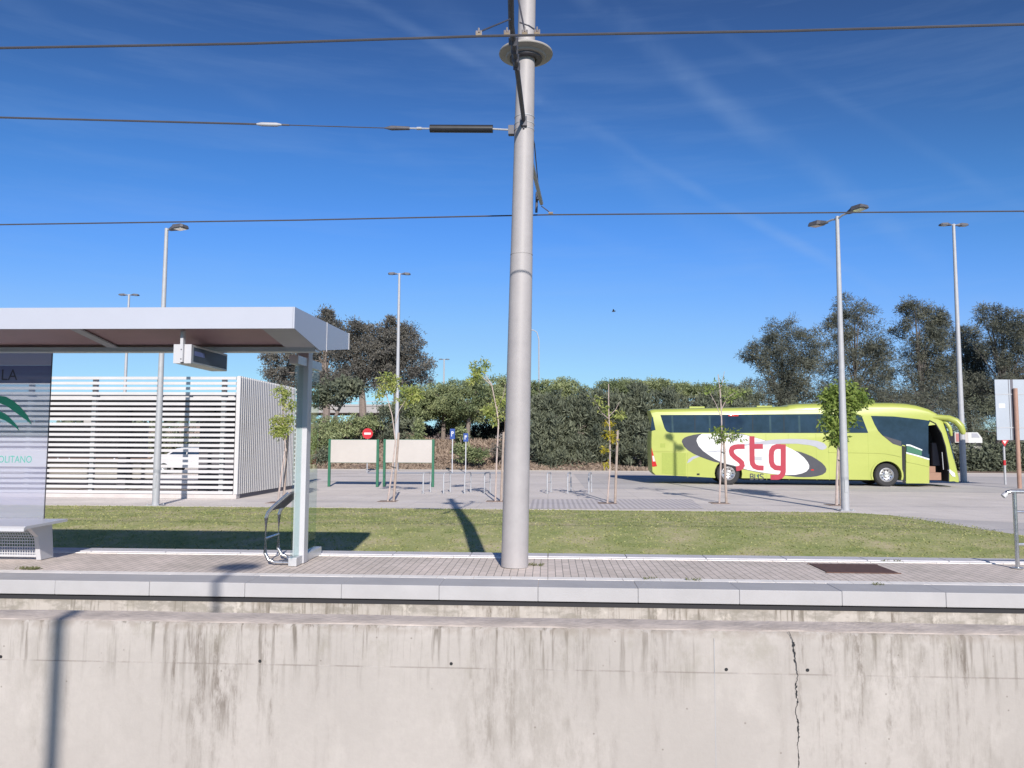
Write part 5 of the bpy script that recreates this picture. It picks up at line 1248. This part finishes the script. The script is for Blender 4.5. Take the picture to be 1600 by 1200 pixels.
# roof pods
for X0_, X1_, Y_ in ((246,322,107), (578,655,103)):
    a = Bz(X0_, Y_); b_ = Bz(X1_, Y_); obj('roof_hatch', MB().box((a[0], .8, a[1]-.2), (b_[0], 1.7, a[1]+.03)), M['bus'], bus, world=False, bevel=.02)
bus.location = (BO.x, BO.y, 0); bus.rotation_euler = (0, 0, ang)

# white car behind the screen
def car(label, loc, rot, paint, L_=4.2, name='parked_car'):
    t = thing(name, label, 'car'); W_ = 1.75
    prof = [(0,.35),(.02,.75),(.12,.95),(.7,1.02),(1.35,1.42),(1.7,1.47),(2.6,1.47),(3.1,1.38),(3.75,1.02),(4.08,.92),(4.18,.6),(4.15,.35)]
    mb = MB(); n = len(prof); rg = [(0,.0),(.08,.0),(.3,1),(W_-.3,1),(W_-.08,0),(W_,0)]
    rg = [(0,.10,.06),(.06,.03,.0),(.2,0,0),(W_-.2,0,0),(W_-.06,.03,0),(W_,.10,.06)]
    for yy, dz, de in rg:
        for (u, z) in prof:
            k = max(0, (z-.9)/.57); mb.v.append((u+(de if u < 2 else -de), yy + (1 if yy < .5 else -1)*(.16*k if yy < .3 or yy > W_-.3 else 0), z-dz*(1 if z > .9 else 0)))
    for j in range(len(rg)-1):
        for i in range(n): mb.f.append((j*n+i, j*n+(i+1)%n, (j+1)*n+(i+1)%n, (j+1)*n+i)); mb.m.append(0)
    mb.f.append(tuple(range(n))[::-1]); mb.f.append(tuple((len(rg)-1)*n+i for i in range(n))); mb.m += [0, 0]
    obj('body', mb, paint, t, smooth=True, world=False)
    for ws in ([(1.0,1.03),(1.45,1.36),(2.05,1.38),(2.05,1.03)], [(2.12,1.03),(2.12,1.38),(2.6,1.38),(3.0,1.3),(3.45,1.03)]):
        mb = MB()
        for yb_, sg in ((.0, -1), (W_, 1)):
            mb.add([(a, yb_ - sg*(.16*max(0,(b-.9)/.57)) + sg*.012, b) for a, b in ws], [(0,1,2,3) if len(ws) == 4 else (0,1,2,3,4)])
        obj('side_window', mb, M['busglass'], t, world=False)
    for wx in (.8, 3.35):
        wheel(wx, .31, .31, t, .0, .2, -1); wheel(wx, .31, .31, t, W_, .2, 1)
    obj('headlight', MB().box((.0, .1, .68), (.1, .4, .82)).box((0, W_-.4, .68), (.1, W_-.1, .82)), M['headlight'], t, world=False)
    t.location = loc; t.rotation_euler = (0, 0, rot); return t
p = D(234, 738, 42); car('white parked car seen through the horizontal slats', (p.x, 42, 0), R(-3), M['carwhite'])
# far lorry at the right behind the mirrors
p = D(1500, 693, 66); lz = D(1500, 694, 66).z
lo = thing('lorry', 'distant red and white lorry beyond the bus mirrors', 'lorry', (p.x, 66, bank(p.x, 66)))
x_0 = D(1492, 690, 66).x; x_1 = D(1536, 690, 66).x; xmid = D(1513, 690, 66).x; zt_ = D(1515, 675.5, 66).z; zb_ = D(1515, 692, 66).z
obj('cargo_box', MB().box((x_0, 66, zb_), (xmid, 68.3, zt_)), M['board'], lo, bevel=.03)
obj('red_panel', MB().box((x_0+.1, 65.98, zb_+.1), (xmid-.3, 65.999, zt_-.1)), M['vanred'], lo)
cab = obj('cab', MB().prism([(xmid+.05, zb_), (x_1, zb_), (x_1, zb_+.4), (x_1-.35, zt_), (xmid+.05, zt_)], lambda a, b, d: (a, d, b), 66.1, 68.2), M['carwhite'], lo)
obj('cab_window', MB().prism([(xmid+.35, zb_+.45), (x_1-.2, zb_+.45), (x_1-.4, zt_-.08), (xmid+.35, zt_-.08)], lambda a, b, d: (a, d, b), 66.08, 66.099), M['decall'], cab)
obj('chassis', MB().box((x_0, 66.3, zb_-.3), (x_1, 68.0, zb_-.001)), M['interior'], lo)
for xx in (x_0+.6, x_1-.6): obj('wheel', MB().tube([(xx, 66.1, zb_-.45), (xx, 66.4, zb_-.45)], .45, 20), M['tyre'], lo)
# low dark boundary wall under it
p = D(1560, 720, 57.5); bw = thing('boundary_wall', 'low dark wall with a pale strip behind the roadside bushes', 'wall', (p.x, 58, 0))
obj('wall_body', MB().box((D(1470,700,58).x, 58, 0), (D(1470,700,58).x+16, 58.2, D(1520,700,58).z)), M['greywall'], bw)
obj('pale_strip', MB().box((D(1521,700,58).x, 57.97, D(1520,701,58).z), (D(1534,700,58).x, 57.995, D(1520,697.5,58).z)), M['board'], bw)

# flyover
fl = thing('flyover', 'grey concrete road bridge glimpsed behind the trees', 'bridge', (-10, 98, 0))
zt_, zb_ = D(560, 635, 96).z, D(560, 645, 96).z
obj('deck', MB().box((-75, 96, zb_), (20, 106, zt_)), M['bridge'], fl)
obj('parapet', MB().box((-75, 95.9, zt_), (20, 95.99, zt_+.25)), M['bridge'], fl)
mb = MB()
for k in range(96): mb.box((-75+k, 96.0, zt_+.001), (-74.94+k, 96.06, D(560, 627.5, 96).z))
mb.box((-75, 96.0, D(560, 627.5, 96).z), (20, 96.06, D(560, 626.5, 96).z)); obj('railing', mb, M['galv'], fl)
for xx in (-60, -42, -24, -6, 12): obj('pier', MB().box((xx-.8, 98, 0), (xx+.8, 104, zb_)), M['bridge'], fl)

# bird
p = D(959, 486.5, 40); bd = thing('bird', 'tiny dark bird flying alone in the clear sky', 'bird', tuple(p))
obj('body', MB().tube([p+Vector((-.10,0,-.02)), p+Vector((-.04,0,0)), p+Vector((.05,0,.01)), p+Vector((.11,0,.02))], [.008,.035,.03,.008], 8), M['bird'], bd, smooth=True)
for s_ in (-1, 1): obj('wing', MB().add([p+Vector((-.03,0,.01)), p+Vector((.05,0,.01)), p+Vector((-.02,s_*.16,.10)), p+Vector((-.06,s_*.14,.09)), p+Vector((-.03,0,.0)), p+Vector((.05,0,.0)), p+Vector((-.02,s_*.16,.09)), p+Vector((-.06,s_*.14,.08))], [(0,1,2,3),(7,6,5,4),(0,4,5,1),(1,5,6,2),(2,6,7,3),(3,7,4,0)]), M['bird'], bd)
kw = dict(n_cl=60, n_leaf=50, rc=.45, ln=.28, wd=.10, trunk_r=.06, group=GS, branches=6, name='bank_shrub', crown='foliage')
far_tree('dark shrub behind the white car seen through the slats', 275, 54, [(255,690,30,20),(290,695,30,18)], M['leaf_hedge'], **kw)
far_tree('dark shrub seen through the slats right of the white car', 345, 55, [(330,690,26,22),(360,685,26,26)], M['leaf_hedge'], **kw)
# far woodland that closes the horizon
n = 26000; xs = rng.uniform(-330, 330, n); ys = rng.uniform(185, 205, n); hh = 6.5+2.0*np.sin(xs*.05)+1.3*np.sin(xs*.21+1)+.8*np.sin(xs*.7)
zz = rng.random(n)**.6*hh; d = rand_dirs(n); e = rand_dirs(n); P = np.stack([xs, ys, zz], 1)
V = np.stack([P, P+d*1.3, P+d*1.3+e*.9, P+e*.9], 1)
tag(quads('woodland', V, M['leaf_hedge']), 'far off dark line of woods along the horizon', 'woods', kind='stuff')
